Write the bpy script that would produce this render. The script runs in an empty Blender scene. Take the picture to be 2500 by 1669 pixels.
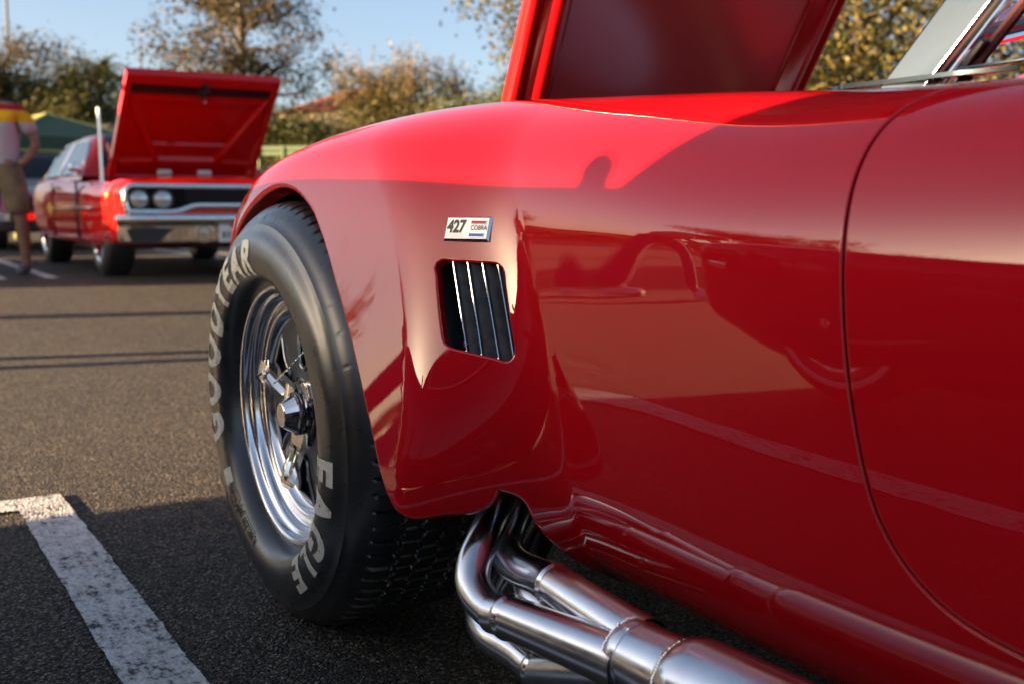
import bpy, bmesh, math, random
import numpy as np
from mathutils import Vector, Matrix, geometry

random.seed(7)
RNG = np.random.default_rng(11)
SC = bpy.context.scene
COL = SC.collection
PI = math.pi

# ---------------------------------------------------------------- camera, sky, sun, exposure
CAM_POS = np.array([1.672, -.5875, .6485])
CAM_YAW, CAM_PITCH = .5429, .1189
def cam_axes():
    f = np.array([-math.cos(CAM_YAW)*math.cos(CAM_PITCH), math.sin(CAM_YAW)*math.cos(CAM_PITCH), -math.sin(CAM_PITCH)])
    r = np.array([math.sin(CAM_YAW), math.cos(CAM_YAW), 0.])
    return f, r, np.cross(r, f)
cam_data = bpy.data.cameras.new('camera')
cam = bpy.data.objects.new('camera', cam_data); COL.objects.link(cam)
_f, _r, _u = cam_axes()
m = Matrix.Identity(4)
for i in range(3):
    m[i][0], m[i][1], m[i][2], m[i][3] = _r[i], _u[i], -_f[i], CAM_POS[i]
cam.matrix_world = m
cam_data.sensor_width = 36
cam_data.lens = 36*2700/2500
cam_data.clip_start = .02
cam_data.clip_end = 3000
cam_data.dof.use_dof = True
cam_data.dof.focus_distance = 1.36
cam_data.dof.aperture_fstop = 5.6
cam_data.dof.aperture_blades = 8
SC.camera = cam

SUN_DIR = np.array([-.22, -.975, 0.]); SUN_DIR /= np.linalg.norm(SUN_DIR)
SUN_EL = math.radians(6.4)
world = bpy.data.worlds.new('World'); SC.world = world; world.use_nodes = True
wn = world.node_tree; wn.nodes.clear()
sky = wn.nodes.new('ShaderNodeTexSky'); sky.sky_type = 'NISHITA'; sky.sun_disc = False
sky.sun_elevation = SUN_EL
sky.sun_rotation = math.atan2(SUN_DIR[0], SUN_DIR[1])
sky.air_density = .5; sky.dust_density = 2.4; sky.ozone_density = .4
bg = wn.nodes.new('ShaderNodeBackground'); bg.inputs[1].default_value = .056
wo = wn.nodes.new('ShaderNodeOutputWorld')
wn.links.new(sky.outputs[0], bg.inputs[0]); wn.links.new(bg.outputs[0], wo.inputs[0])
sun_data = bpy.data.lights.new('sun', 'SUN'); sun_data.energy = 5.0; sun_data.angle = math.radians(.55)
sun_data.color = (1., .69, .40)
sun = bpy.data.objects.new('sun', sun_data); COL.objects.link(sun)
_to = Vector((SUN_DIR[0]*math.cos(SUN_EL), SUN_DIR[1]*math.cos(SUN_EL), math.sin(SUN_EL)))
sun.rotation_euler = _to.to_track_quat('Z', 'Y').to_euler()
sun.location = (-6, -25, 12)
SC.view_settings.view_transform = 'Standard'; SC.view_settings.look = 'None'
SC.view_settings.gamma = 1; SC.view_settings.use_curve_mapping = False
SC.view_settings.exposure = 2.9
SC.render.engine = 'CYCLES'
SC.cycles.max_bounces = 10; SC.cycles.glossy_bounces = 6; SC.cycles.transparent_max_bounces = 12
SC.cycles.caustics_reflective = False; SC.cycles.caustics_refractive = False
SC.cycles.sample_clamp_indirect = 6
SC.cycles.use_denoising = True

# ---------------------------------------------------------------- helpers
def sst(a):
    a = np.clip(a, 0, 1); return a*a*(3-2*a)
def tag(o, label=None, cat=None, group=None, kind=None):
    if label: o['label'] = label
    if cat: o['category'] = cat
    if group: o['group'] = group
    if kind: o['kind'] = kind
    return o
def empty(name, loc=(0, 0, 0), rz=0, parent=None):
    o = bpy.data.objects.new(name, None); COL.objects.link(o)
    o.location = loc; o.rotation_euler = (0, 0, rz); o.empty_display_size = .2
    if parent: o.parent = parent
    return o
class MB:
    """collects geometry that becomes one mesh object"""
    def __init__(s): s.v = []; s.f = []; s.n = 0; s.nr = []; s.mi = []
    def add(s, verts, faces, normals=None, mi=0):
        verts = np.asarray(verts, float).reshape(-1, 3)
        s.v.append(verts); s.f += [tuple(int(i)+s.n for i in f) for f in faces]
        s.mi += [mi]*len(faces)
        s.nr.append(None if normals is None else np.asarray(normals, float)); s.n += len(verts); return s
    def box(s, c, d, R=None, mi=0, bev=0):
        c = np.array(c, float); d = np.array(d, float)/2
        if bev > 0:
            bm = bmesh.new(); bmesh.ops.create_cube(bm, size=1)
            for v in bm.verts: v.co = Vector((v.co.x*2*d[0], v.co.y*2*d[1], v.co.z*2*d[2]))
            bmesh.ops.bevel(bm, geom=bm.edges[:], offset=min(bev, .45*2*d.min()), segments=2, profile=.5, affect='EDGES')
            P = np.array([v.co[:] for v in bm.verts]); bm.verts.index_update()
            F = [[v.index for v in f.verts] for f in bm.faces]; bm.free()
        else:
            P = np.array([(x, y, z) for x in (-1, 1) for y in (-1, 1) for z in (-1, 1)])*d
            F = [(0, 1, 3, 2), (4, 6, 7, 5), (0, 4, 5, 1), (2, 3, 7, 6), (0, 2, 6, 4), (1, 5, 7, 3)]
        if R is not None: P = P @ np.array(R).T
        return s.add(P+c, F, mi=mi)
    def tube(s, pts, rad, seg=12, caps=True, mi=0, closed=False):
        pts = np.asarray(pts, float); n = len(pts)
        rad = np.full(n, rad, float) if np.isscalar(rad) else np.asarray(rad, float)
        if closed: T = np.roll(pts, -1, 0)-np.roll(pts, 1, 0)
        else: T = np.gradient(pts, axis=0)
        T /= np.linalg.norm(T, axis=1)[:, None]+1e-12
        a = np.array([0, 0, 1.]) if abs(T[0][2]) < .9 else np.array([1., 0, 0])
        N = np.cross(T[0], a); N /= np.linalg.norm(N); V = []
        th = np.arange(seg)*2*PI/seg
        for i in range(n):
            N = N-T[i]*(N@T[i]); N /= np.linalg.norm(N); B = np.cross(T[i], N)
            V.append(pts[i]+rad[i]*(np.cos(th)[:, None]*N+np.sin(th)[:, None]*B))
        F = []
        for i in range(n if closed else n-1):
            j = (i+1) % n
            for k in range(seg):
                q = (k+1) % seg; F.append((i*seg+k, i*seg+q, j*seg+q, j*seg+k))
        if caps and not closed:
            F.append(tuple(range(seg-1, -1, -1))); F.append(tuple((n-1)*seg+k for k in range(seg)))
        return s.add(np.concatenate(V), F, mi=mi)
    def lathe(s, prof, seg=64, axis='Y', c=(0, 0, 0), closed=False, mi=0, a0=0, a1=2*PI):
        prof = np.asarray(prof, float); n = len(prof); full = abs(a1-a0-2*PI) < 1e-6
        k = seg if full else seg+1
        th = a0+(a1-a0)*np.arange(k)/seg; V = []
        for r, h in prof:
            if axis == 'Y': V.append(np.c_[r*np.cos(th), np.full(k, h), r*np.sin(th)])
            elif axis == 'Z': V.append(np.c_[r*np.cos(th), r*np.sin(th), np.full(k, h)])
            else: V.append(np.c_[np.full(k, h), r*np.cos(th), r*np.sin(th)])
        F = []
        for i in range(n if closed else n-1):
            j = (i+1) % n
            for q in range(seg):
                w = (q+1) % k; F.append((i*k+q, j*k+q, j*k+w, i*k+w))
        return s.add(np.concatenate(V)+np.array(c), F, mi=mi)
    def grid(s, P, wrap=False, mi=0, normals=None):
        P = np.asarray(P, float); a, b = P.shape[:2]; F = []
        for i in range(a-1):
            for j in range(b if wrap else b-1):
                q = (j+1) % b; F.append((i*b+j, i*b+q, (i+1)*b+q, (i+1)*b+j))
        return s.add(P.reshape(-1, 3), F, normals, mi=mi)
    def prism(s, poly, axis, h0, h1, mi=0):
        """polygon (2d) extruded along an axis between h0 and h1"""
        poly = np.asarray(poly, float); n = len(poly); V = []
        for h in (h0, h1):
            for a, b in poly:
                V.append({'X': (h, a, b), 'Y': (a, h, b), 'Z': (a, b, h)}[axis])
        F = [tuple(range(n)), tuple(range(2*n-1, n-1, -1))]+[(i, i+n, (i+1) % n+n, (i+1) % n) for i in range(n)]
        return s.add(V, F, mi=mi)
    def build(s, name, mat, parent=None, smooth=True, sharp=40, loc=None, recalc=True, custom=False):
        me = bpy.data.meshes.new(name)
        V = np.concatenate(s.v) if s.v else np.zeros((0, 3))
        me.from_pydata(V.tolist(), [], s.f)
        for mm in (mat if isinstance(mat, (list, tuple)) else [mat]): me.materials.append(mm)
        if any(s.mi): me.polygons.foreach_set('material_index', s.mi)
        me.update()
        if recalc and not custom:
            bm = bmesh.new(); bm.from_mesh(me); bmesh.ops.recalc_face_normals(bm, faces=bm.faces[:]); bm.to_mesh(me); bm.free()
        if smooth:
            me.polygons.foreach_set('use_smooth', [True]*len(me.polygons))
            if custom:
                me.normals_split_custom_set_from_vertices(np.concatenate(s.nr).tolist())
            elif sharp: me.set_sharp_from_angle(angle=math.radians(sharp))
        o = bpy.data.objects.new(name, me); COL.objects.link(o)
        if parent: o.parent = parent
        if loc is not None: o.location = loc
        return o
def rot(axis, a):
    return np.array(Matrix.Rotation(a, 3, axis))
def copy_tree(o, parent=None):
    c = o.copy(); COL.objects.link(c)
    if parent is not None: c.parent = parent
    for ch in list(o.children): copy_tree(ch, c)
    return c
def nspline(t):
    t = np.asarray(t, float); n = len(t); h = np.diff(t)
    A = np.zeros((n, n)); R = np.zeros((n, n)); A[0, 0] = A[-1, -1] = 1
    for i in range(1, n-1):
        A[i, i-1] = h[i-1]; A[i, i] = 2*(h[i-1]+h[i]); A[i, i+1] = h[i]
        R[i, i-1] = 6/h[i-1]; R[i, i] = -6/h[i-1]-6/h[i]; R[i, i+1] = 6/h[i]
    Mx = np.linalg.solve(A, R)
    def ev(x):
        x = np.asarray(x, float); k = np.clip(np.searchsorted(t, x)-1, 0, n-2)
        a = (t[k+1]-x)/h[k]; b = 1-a
        B = np.zeros((len(x), n)); r = np.arange(len(x))
        B[r, k] += a; B[r, k+1] += b
        B += ((a**3-a)*h[k]**2/6)[:, None]*Mx[k]+((b**3-b)*h[k]**2/6)[:, None]*Mx[k+1]
        return B
    return ev
def smooth_path(pts, n, closed=False):
    """spline through points, n samples evenly spaced in length"""
    pts = np.asarray(pts, float)
    if closed:
        q = np.concatenate([pts[-3:], pts, pts[:3]])
    else: q = pts
    t = np.r_[0, np.cumsum(np.linalg.norm(np.diff(q, axis=0), axis=1))]
    ev = nspline(t)
    lo, hi = (t[3], t[3+len(pts)]) if closed else (0, t[-1])
    u = np.linspace(lo, hi, 2000); P = ev(u)@q
    d = np.r_[0, np.cumsum(np.linalg.norm(np.diff(P, axis=0), axis=1))]
    w = np.linspace(0, d[-1], n+1)[:-1] if closed else np.linspace(0, d[-1], n)
    return np.c_[[np.interp(w, d, P[:, i]) for i in range(pts.shape[1])]].T
def round_poly(poly, r, k=6):
    """round the corners of a closed 2d polygon"""
    poly = np.asarray(poly, float); n = len(poly); out = []
    for i in range(n):
        p, a, b = poly[i], poly[i-1], poly[(i+1) % n]
        da, db = (a-p), (b-p); la, lb = np.linalg.norm(da), np.linalg.norm(db)
        rr = min(r if np.isscalar(r) else r[i], .45*la, .45*lb)
        s, e = p+da/la*rr, p+db/lb*rr
        for t in np.linspace(0, 1, k):
            out.append((1-t)**2*s+2*t*(1-t)*p+t*t*e)
    return np.array(out)
def resample(poly, d):
    poly = np.asarray(poly, float); q = np.r_[poly, poly[:1]]
    L = np.r_[0, np.cumsum(np.linalg.norm(np.diff(q, axis=0), axis=1))]
    n = max(8, int(L[-1]/d)); w = np.linspace(0, L[-1], n+1)[:-1]
    return np.c_[np.interp(w, L, q[:, 0]), np.interp(w, L, q[:, 1])]
def inside(P, poly):
    P = np.asarray(P); x, y = P[:, 0], P[:, 1]; c = np.zeros(len(P), bool); n = len(poly)
    j = n-1
    for i in range(n):
        xi, yi = poly[i]; xj, yj = poly[j]
        m_ = ((yi > y) != (yj > y))
        if m_.any():
            c ^= m_ & (x < (xj-xi)*(y-yi)/(yj-yi+1e-30)+xi)
        j = i
    return c
def cdt(outer, holes, pts):
    """triangulate a 2d region with holes and interior points -> (verts, tris)"""
    loops = [outer]+holes; V = []; E = []; b = 0
    for L in loops:
        V += [Vector((float(p[0]), float(p[1]))) for p in L]
        E += [(b+i, b+(i+1) % len(L)) for i in range(len(L))]; b += len(L)
    ok = inside(pts, outer)
    for h in holes: ok &= ~inside(pts, h)
    # keep off the boundary
    B = np.concatenate([np.asarray(l) for l in loops]); pts = pts[ok]
    keep = np.ones(len(pts), bool)
    for i in range(0, len(pts), 2000):
        d = np.abs(pts[i:i+2000, None, 0]-B[None, :, 0])+np.abs(pts[i:i+2000, None, 1]-B[None, :, 1])
        keep[i:i+2000] = d.min(1) > .0035
    V += [Vector((float(p[0]), float(p[1]))) for p in pts[keep]]
    r = geometry.delaunay_2d_cdt(V, E, [], 0, 1e-7)
    vv = np.array([v[:] for v in r[0]]); T = np.array(r[2])
    c = vv[T].mean(1); ok = inside(c, outer)
    for h in holes: ok &= ~inside(c, h)
    return vv, T[ok]
def text_mesh(txt, size, bold=0., shear=0., sx=1., sub=.006, align='CENTER', space=1.):
    """flat lettering -> 2d vertices and triangles, cut fine enough to be bent"""
    cu = bpy.data.curves.new('lettering', 'FONT'); cu.body = txt; cu.size = size; cu.offset = bold
    cu.shear = shear; cu.align_x = align; cu.fill_mode = 'FRONT'; cu.resolution_u = 4; cu.space_character = space
    o = bpy.data.objects.new('lettering', cu); COL.objects.link(o)
    dg = bpy.context.evaluated_depsgraph_get(); me = bpy.data.meshes.new_from_object(o.evaluated_get(dg))
    bm = bmesh.new(); bm.from_mesh(me); bmesh.ops.remove_doubles(bm, verts=bm.verts, dist=1e-6)
    bmesh.ops.triangulate(bm, faces=bm.faces[:])
    for _ in range(4):
        es = [e for e in bm.edges if e.calc_length() > sub*1.6]
        if not es: break
        bmesh.ops.subdivide_edges(bm, edges=es, cuts=1); bmesh.ops.triangulate(bm, faces=bm.faces[:])
    bm.verts.index_update()
    V = np.array([v.co[:2] for v in bm.verts]); F = [[v.index for v in f.verts] for f in bm.faces]
    bm.free(); bpy.data.objects.remove(o); bpy.data.meshes.remove(me); bpy.data.curves.remove(cu)
    V[:, 0] *= sx
    return V, F

# ---------------------------------------------------------------- materials
def M(name, base=(.5, .5, .5), rough=.5, metal=0., coat=0., coat_rough=.02, spec=.5, trans=0., ior=1.5, emis=None):
    mt = bpy.data.materials.new(name); mt.use_nodes = True
    b = mt.node_tree.nodes['Principled BSDF']
    b.inputs['Base Color'].default_value = (*base, 1); b.inputs['Roughness'].default_value = rough
    b.inputs['Metallic'].default_value = metal; b.inputs['Coat Weight'].default_value = coat
    b.inputs['Coat Roughness'].default_value = coat_rough; b.inputs['Specular IOR Level'].default_value = spec
    b.inputs['Transmission Weight'].default_value = trans; b.inputs['IOR'].default_value = ior
    return mt
def nd(mt, typ, **kw):
    n = mt.node_tree.nodes.new(typ)
    for k, v in kw.items(): setattr(n, k, v)
    return n
def lk(mt, a, b): mt.node_tree.links.new(a, b)
def bsdf(mt): return mt.node_tree.nodes['Principled BSDF']
def noise(mt, scale, detail=4, rough=.55, vec=None, dist=0.):
    n = nd(mt, 'ShaderNodeTexNoise'); n.inputs['Scale'].default_value = scale
    n.inputs['Detail'].default_value = detail; n.inputs['Roughness'].default_value = rough
    n.inputs['Distortion'].default_value = dist
    if vec is None:
        t = nd(mt, 'ShaderNodeTexCoord'); vec = t.outputs['Object']
    lk(mt, vec, n.inputs['Vector']); return n
def ramp(mt, fac, stops):
    r = nd(mt, 'ShaderNodeValToRGB'); e = r.color_ramp.elements
    while len(e) < len(stops): e.new(.5)
    for q, (p, c) in zip(e, stops):
        q.position = p; q.color = (*c, 1) if len(c) == 3 else c
    lk(mt, fac, r.inputs[0]); return r
def bump(mt, height, strength=.3, dist=.001, prev=None):
    b = nd(mt, 'ShaderNodeBump'); b.inputs['Strength'].default_value = strength; b.inputs['Distance'].default_value = dist
    lk(mt, height, b.inputs['Height'])
    if prev is not None: lk(mt, prev, b.inputs['Normal'])
    return b
def vary(mt, c1, c2, scale, lo=.35, hi=.65, detail=5):
    n = noise(mt, scale, detail); r = ramp(mt, n.outputs['Fac'], [(lo, c1), (hi, c2)])
    lk(mt, r.outputs[0], bsdf(mt).inputs['Base Color']); return n
def grain(mt, scale, strength=.15, dist=.0004, detail=3):
    n = noise(mt, scale, detail); b = bump(mt, n.outputs['Fac'], strength, dist)
    lk(mt, b.outputs[0], bsdf(mt).inputs['Normal']); return mt
def rvary(mt, scale, r0, r1, detail=5):
    n = noise(mt, scale, detail); mr = nd(mt, 'ShaderNodeMapRange')
    mr.inputs['To Min'].default_value = r0; mr.inputs['To Max'].default_value = r1
    mr.inputs['From Min'].default_value = .3; mr.inputs['From Max'].default_value = .7
    lk(mt, n.outputs['Fac'], mr.inputs['Value']); lk(mt, mr.outputs[0], bsdf(mt).inputs['Roughness']); return mt

def car_paint(name, c, coat=1.0, wave=.10):
    mt = M(name, c, .5, 0, coat, .004, spec=0.); bsdf(mt).inputs['Coat IOR'].default_value = 1.65
    n1 = noise(mt, 9, 1.5); n2 = noise(mt, 75, 1)
    b1 = bump(mt, n1.outputs['Fac'], wave, .004); b2 = bump(mt, n2.outputs['Fac'], .02, .0003, b1.outputs[0])
    lk(mt, b2.outputs[0], bsdf(mt).inputs['Coat Normal'])
    return mt
RED = car_paint('red_clearcoat', (.42, .0032, .0085), 1.0, .02)
RED2 = car_paint('red_enamel', (.56, .008, .006))
RED_IN = car_paint('red_inner_paint', (.33, .004, .006))
bsdf(RED_IN).inputs['Coat Roughness'].default_value = .18
RED_PANEL = M('red_satin_panel', (.40, .035, .035), .35, 0, 1., .20)
CHROME = M('chrome', (.86, .87, .88), .045, 1.)
rvary(CHROME, 30, .03, .075)
POLISH = M('polished_aluminium', (.84, .85, .87), .12, 1.); rvary(POLISH, 24, .12, .22)
STEEL = M('brushed_exhaust_steel', (.74, .74, .76), .16, 1.)
def _steel():
    mt = STEEL; n = noise(mt, 420, 3); n2 = noise(mt, 16, 5)
    r = ramp(mt, n2.outputs['Fac'], [(.3, (.72, .72, .75)), (.7, (.88, .88, .90))]); lk(mt, r.outputs[0], bsdf(mt).inputs['Base Color'])
    rvary(mt, 34, .16, .27)
_steel()
GUN = M('gunmetal_casting', (.10, .105, .115), .40, .7); grain(GUN, 500, .12, .0004)
BLACK = M('black_plastic', (.012, .012, .013), .38)
DARK = M('matt_black', (.006, .006, .006), .85, spec=.15)
LOUVRE = M('louvre_black', (.016, .017, .018), .42); vary(LOUVRE, (.055, .056, .058), (.11, .112, .115), 60); grain(LOUVRE, 300, .15, .0004)
RUBBER = M('tyre_rubber', (.016, .0165, .0175), .34, spec=.55)
def _rub():
    mt = RUBBER; n = noise(mt, 22, 6, .6); r = ramp(mt, n.outputs['Fac'], [(.3, (.011, .0115, .012)), (.72, (.026, .027, .029))])
    lk(mt, r.outputs[0], bsdf(mt).inputs['Base Color']); rvary(mt, 40, .24, .38); bsdf(mt).inputs['Coat Weight'].default_value = .8; bsdf(mt).inputs['Coat Roughness'].default_value = .33; bsdf(mt).inputs['Coat IOR'].default_value = 1.7; grain(mt, 900, .10, .0003)
_rub()
LETTER = M('tyre_lettering', (.55, .54, .47), .55)
def _let():
    mt = LETTER; n = noise(mt, 120, 5, .65); r = ramp(mt, n.outputs['Fac'], [(.30, (.22, .215, .19)), (.40, (.64, .62, .53)), (.7, (.80, .78, .67))])
    lk(mt, r.outputs[0], bsdf(mt).inputs['Base Color']); grain(mt, 300, .3, .0006)
_let()
GLASS = M('clear_glass', (1, 1, 1), .0)
def _glass():
    mt = GLASS; t = nd(mt, 'ShaderNodeBsdfTransparent'); t.inputs[0].default_value = (.93, .95, .95, 1); g = nd(mt, 'ShaderNodeBsdfGlossy'); g.inputs['Roughness'].default_value = .02
    mx = nd(mt, 'ShaderNodeMixShader'); mx.inputs[0].default_value = .03; lk(mt, t.outputs[0], mx.inputs[1]); lk(mt, g.outputs[0], mx.inputs[2]); lk(mt, mx.outputs[0], mt.node_tree.nodes['Material Output'].inputs[0])
_glass()
DGLASS = M('car_window_glass', (.012, .016, .017), .04, 0, .0, .02)
WHITE = M('white_paint', (.75, .74, .71), .5)
# ---------------------------------------------------------------- ground
def ground_z(x):
    return .07*sst((-4.0-np.asarray(x, float))/4.5)
ASPHALT = M('asphalt', (.05, .05, .05), .8, spec=.35)
def _asph():
    mt = ASPHALT; tc = nd(mt, 'ShaderNodeTexCoord')
    vo = nd(mt, 'ShaderNodeTexVoronoi'); vo.inputs['Scale'].default_value = 210; lk(mt, tc.outputs['Object'], vo.inputs['Vector'])
    vo2 = nd(mt, 'ShaderNodeTexVoronoi'); vo2.inputs['Scale'].default_value = 105; lk(mt, tc.outputs['Object'], vo2.inputs['Vector'])
    big = noise(mt, .7, 5, .6, tc.outputs['Object']); mid = noise(mt, 9, 6, .65, tc.outputs['Object'])
    sep = nd(mt, 'ShaderNodeSeparateColor'); lk(mt, vo.outputs['Color'], sep.inputs[0])
    st = ramp(mt, sep.outputs[0], [(.0, (.012, .0125, .0135)), (.45, (.042, .038, .033)), (.74, (.155, .132, .102)), (.93, (.46, .39, .29))])
    gap = ramp(mt, vo.outputs['Distance'], [(.25, (1, 1, 1)), (.62, (.35, .35, .35))])
    mx = nd(mt, 'ShaderNodeMix', data_type='RGBA', blend_type='MULTIPLY'); mx.inputs[0].default_value = 1
    lk(mt, st.outputs[0], mx.inputs[6]); lk(mt, gap.outputs[0], mx.inputs[7])
    pr = ramp(mt, big.outputs['Fac'], [(.3, (.8, .8, .82)), (.7, (1.25, 1.22, 1.18))])
    mx2 = nd(mt, 'ShaderNodeMix', data_type='RGBA', blend_type='MULTIPLY'); mx2.inputs[0].default_value = 1
    lk(mt, mx.outputs[2], mx2.inputs[6]); lk(mt, pr.outputs[0], mx2.inputs[7])
    pm = ramp(mt, mid.outputs['Fac'], [(.3, (.75, .75, .75)), (.7, (1.2, 1.2, 1.2))])
    mx3 = nd(mt, 'ShaderNodeMix', data_type='RGBA', blend_type='MULTIPLY'); mx3.inputs[0].default_value = 1
    lk(mt, mx2.outputs[2], mx3.inputs[6]); lk(mt, pm.outputs[0], mx3.inputs[7])
    lk(mt, mx3.outputs[2], bsdf(mt).inputs['Base Color'])
    rr = ramp(mt, sep.outputs[1], [(.0, (.42,)*3), (.25, (.62,)*3), (1, (.9,)*3)]); lk(mt, rr.outputs[0], bsdf(mt).inputs['Roughness'])
    inv = nd(mt, 'ShaderNodeMath', operation='MULTIPLY'); inv.inputs[1].default_value = -1; lk(mt, vo.outputs['Distance'], inv.inputs[0])
    inv2 = nd(mt, 'ShaderNodeMath', operation='MULTIPLY'); inv2.inputs[1].default_value = -1; lk(mt, vo2.outputs['Distance'], inv2.inputs[0])
    b1 = bump(mt, inv2.outputs[0], .9, .009); b2 = bump(mt, inv.outputs[0], 1., .012, b1.outputs[0])
    lk(mt, b2.outputs[0], bsdf(mt).inputs['Normal'])
_asph()
LINE = M('worn_line_paint', (.7, .7, .7), .75)
def _line():
    mt = LINE; tc = nd(mt, 'ShaderNodeTexCoord')
    vo = nd(mt, 'ShaderNodeTexVoronoi'); vo.inputs['Scale'].default_value = 150; lk(mt, tc.outputs['Object'], vo.inputs['Vector'])
    n1 = noise(mt, 7, 7, .72, tc.outputs['Object']); n2 = noise(mt, 85, 4, .6, tc.outputs['Object'])
    mp = nd(mt, 'ShaderNodeMapping'); mp.inputs['Scale'].default_value = (18, 60, 10); lk(mt, tc.outputs['Object'], mp.inputs[0])
    n3 = noise(mt, 1, 5, .7, mp.outputs[0])
    a = nd(mt, 'ShaderNodeMath', operation='ADD'); lk(mt, n1.outputs['Fac'], a.inputs[0]); lk(mt, n2.outputs['Fac'], a.inputs[1])
    a2 = nd(mt, 'ShaderNodeMath', operation='ADD'); lk(mt, a.outputs[0], a2.inputs[0]); lk(mt, n3.outputs['Fac'], a2.inputs[1])
    r = ramp(mt, a2.outputs[0], [(.0, (.03, .03, .032)), (1., (.03, .03, .032))])
    e = r.color_ramp.elements
    mr = nd(mt, 'ShaderNodeMapRange'); mr.inputs['From Min'].default_value = 1.24; mr.inputs['From Max'].default_value = 1.74; lk(mt, a2.outputs[0], mr.inputs[0])
    r2 = ramp(mt, mr.outputs[0], [(.0, (.035, .035, .037)), (.12, (.12, .12, .12)), (.30, (.40, .40, .40)), (.62, (.60, .60, .59)), (1, (.72, .72, .70))])
    lk(mt, r2.outputs[0], bsdf(mt).inputs['Base Color'])
    inv = nd(mt, 'ShaderNodeMath', operation='MULTIPLY'); inv.inputs[1].default_value = -1; lk(mt, vo.outputs['Distance'], inv.inputs[0])
    b = bump(mt, inv.outputs[0], .6, .003); lk(mt, b.outputs[0], bsdf(mt).inputs['Normal'])
_line()
def strip_on_ground(mb, pts, w, dz):
    """a painted stripe following the ground, pts = centre line"""
    pts = np.asarray(pts, float); T = np.gradient(pts, axis=0); T /= np.linalg.norm(T, axis=1)[:, None]
    N = np.c_[-T[:, 1], T[:, 0]]
    n0 = len(pts); L = np.r_[0, np.cumsum(np.linalg.norm(np.diff(pts, axis=0), axis=1))]; m_ = max(n0, int(L[-1]/.006)) if L[-1] < 8 else n0*4
    u = np.linspace(0, L[-1], m_); pts = np.c_[np.interp(u, L, pts[:, 0]), np.interp(u, L, pts[:, 1])]; N = np.c_[np.interp(u, L, N[:, 0]), np.interp(u, L, N[:, 1])]
    P = []
    for k in (-.5, .5):
        rag = np.convolve(RNG.normal(0, 1, m_+8), [.1, .2, .4, .2, .1], 'same')[4:-4]*.0014+np.interp(u, u[::9], RNG.normal(0, .0008, len(u[::9])))
        q = pts+N*(w*k+rag)[:, None]; P.append(np.c_[q, ground_z(q[:, 0])+dz])
    mb.grid(np.stack(P, 1))
def build_ground():
    xs = np.r_[-600, -200, -90, -40, -20, np.linspace(-12, -3, 46), 4, 30, 120, 600]
    ys = np.r_[-600, -150, -60, -25, -10, 0, 10, 25, 60, 150, 600]
    P = np.array([[(x, y, float(ground_z(x))) for y in ys] for x in xs])
    o = MB().grid(P).build('parking_lot_ground', ASPHALT, smooth=True, sharp=0); tag(o, kind='structure')
    # hairpin stall stripe beside the roadster
    th = np.linspace(0, PI, 24)
    def hairpin(x0, y0, x1, half, w=.102):
        mb = MB()
        for sg in (-1, 1): strip_on_ground(mb, [(x, y0+sg*half) for x in np.linspace(x1, x0-.051, 40)], w, .004)
        strip_on_ground(mb, [(x0, y) for y in np.linspace(y0-half+w/2+.001, y0+half-w/2-.001, 8)], w, .004)
        return mb
    o = hairpin(-.93, -.55, 4.6, .305).build('stall_stripe', LINE); tag(o, kind='structure')
    for y0 in (2.2, -3.3, 4.95):
        tag(hairpin(-.93, y0, 4.6, .305).build('stall_stripe', LINE), kind='structure')
    for y0 in (.72, 3.5, 6.2, -2.0):
        mb = MB()
        for dy in (-.2, .2):
            strip_on_ground(mb, [(x, y0+dy) for x in np.linspace(-18.5, -8.35, 30)], .10, .004)
        tag(mb.build('stall_stripe', LINE), kind='structure')
build_ground()

# ---------------------------------------------------------------- the red roadster: body surface
XS = np.array([-.92,-.8,-.66,-.48,-.31,-.1,.1,.3,.5,.58,.65,.72,.9,1.1,1.3,1.6,1.9,2.286,2.6,2.9,3.06])
YS = np.array([.62,.44,.285,.165,.095,.070,.066,.065,.066,.066,.065,.064,.057,.052,.052,.056,.05,.05,.08,.22,.42])
ZC = np.array([.56,.615,.665,.715,.752,.786,.801,.802,.791,.786,.7815,.777,.763,.748,.744,.756,.785,.815,.79,.70,.60])
A0 = np.array([(.118,.213),(.062,.250),(.026,.305),(.011,.38),(.003,.48),(.0,.60)])
UP = np.array([(.008,-.105),(.045,-.052),(.105,-.018),(.185,0),(.28,-.002),(.37,-.012)])
UD = np.array([(.008,-.098),(.035,-.047),(.072,-.015),(.115,0),(.150,-.010),(.168,-.045)])
CT = np.zeros((len(XS), 12, 2))
for k, x in enumerate(XS):
    w = float(sst((x-.95)/.2))*(1-float(np.clip((x-2.0)/.4, 0, 1)))
    up = UP*(1-w)+UD*w
    CT[k, :6, 0] = YS[k]+A0[:, 0]; CT[k, :6, 1] = A0[:, 1]
    z5 = min(.60, ZC[k]-.16)
    CT[k, 3:6, 1] = np.array([.38, .48, .60])-(.60-z5)*np.array([.33, .66, 1])
    CT[k, 6:, 0] = YS[k]+up[:, 0]; CT[k, 6:, 1] = ZC[k]+up[:, 1]
TK = np.array([0,.043,.093,.17,.27,.39,.462,.527,.596,.678,.773,.864])
BX = nspline(XS); BS = nspline(TK); SMAX = .864
YMID = .84                                             # the car's centre line
RW = 2.286                                             # rear axle
def bump_r(r):
    lin = 1-.10*(r-.365)/.155
    return lin*(1-sst((r-.495)/.16))
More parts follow.
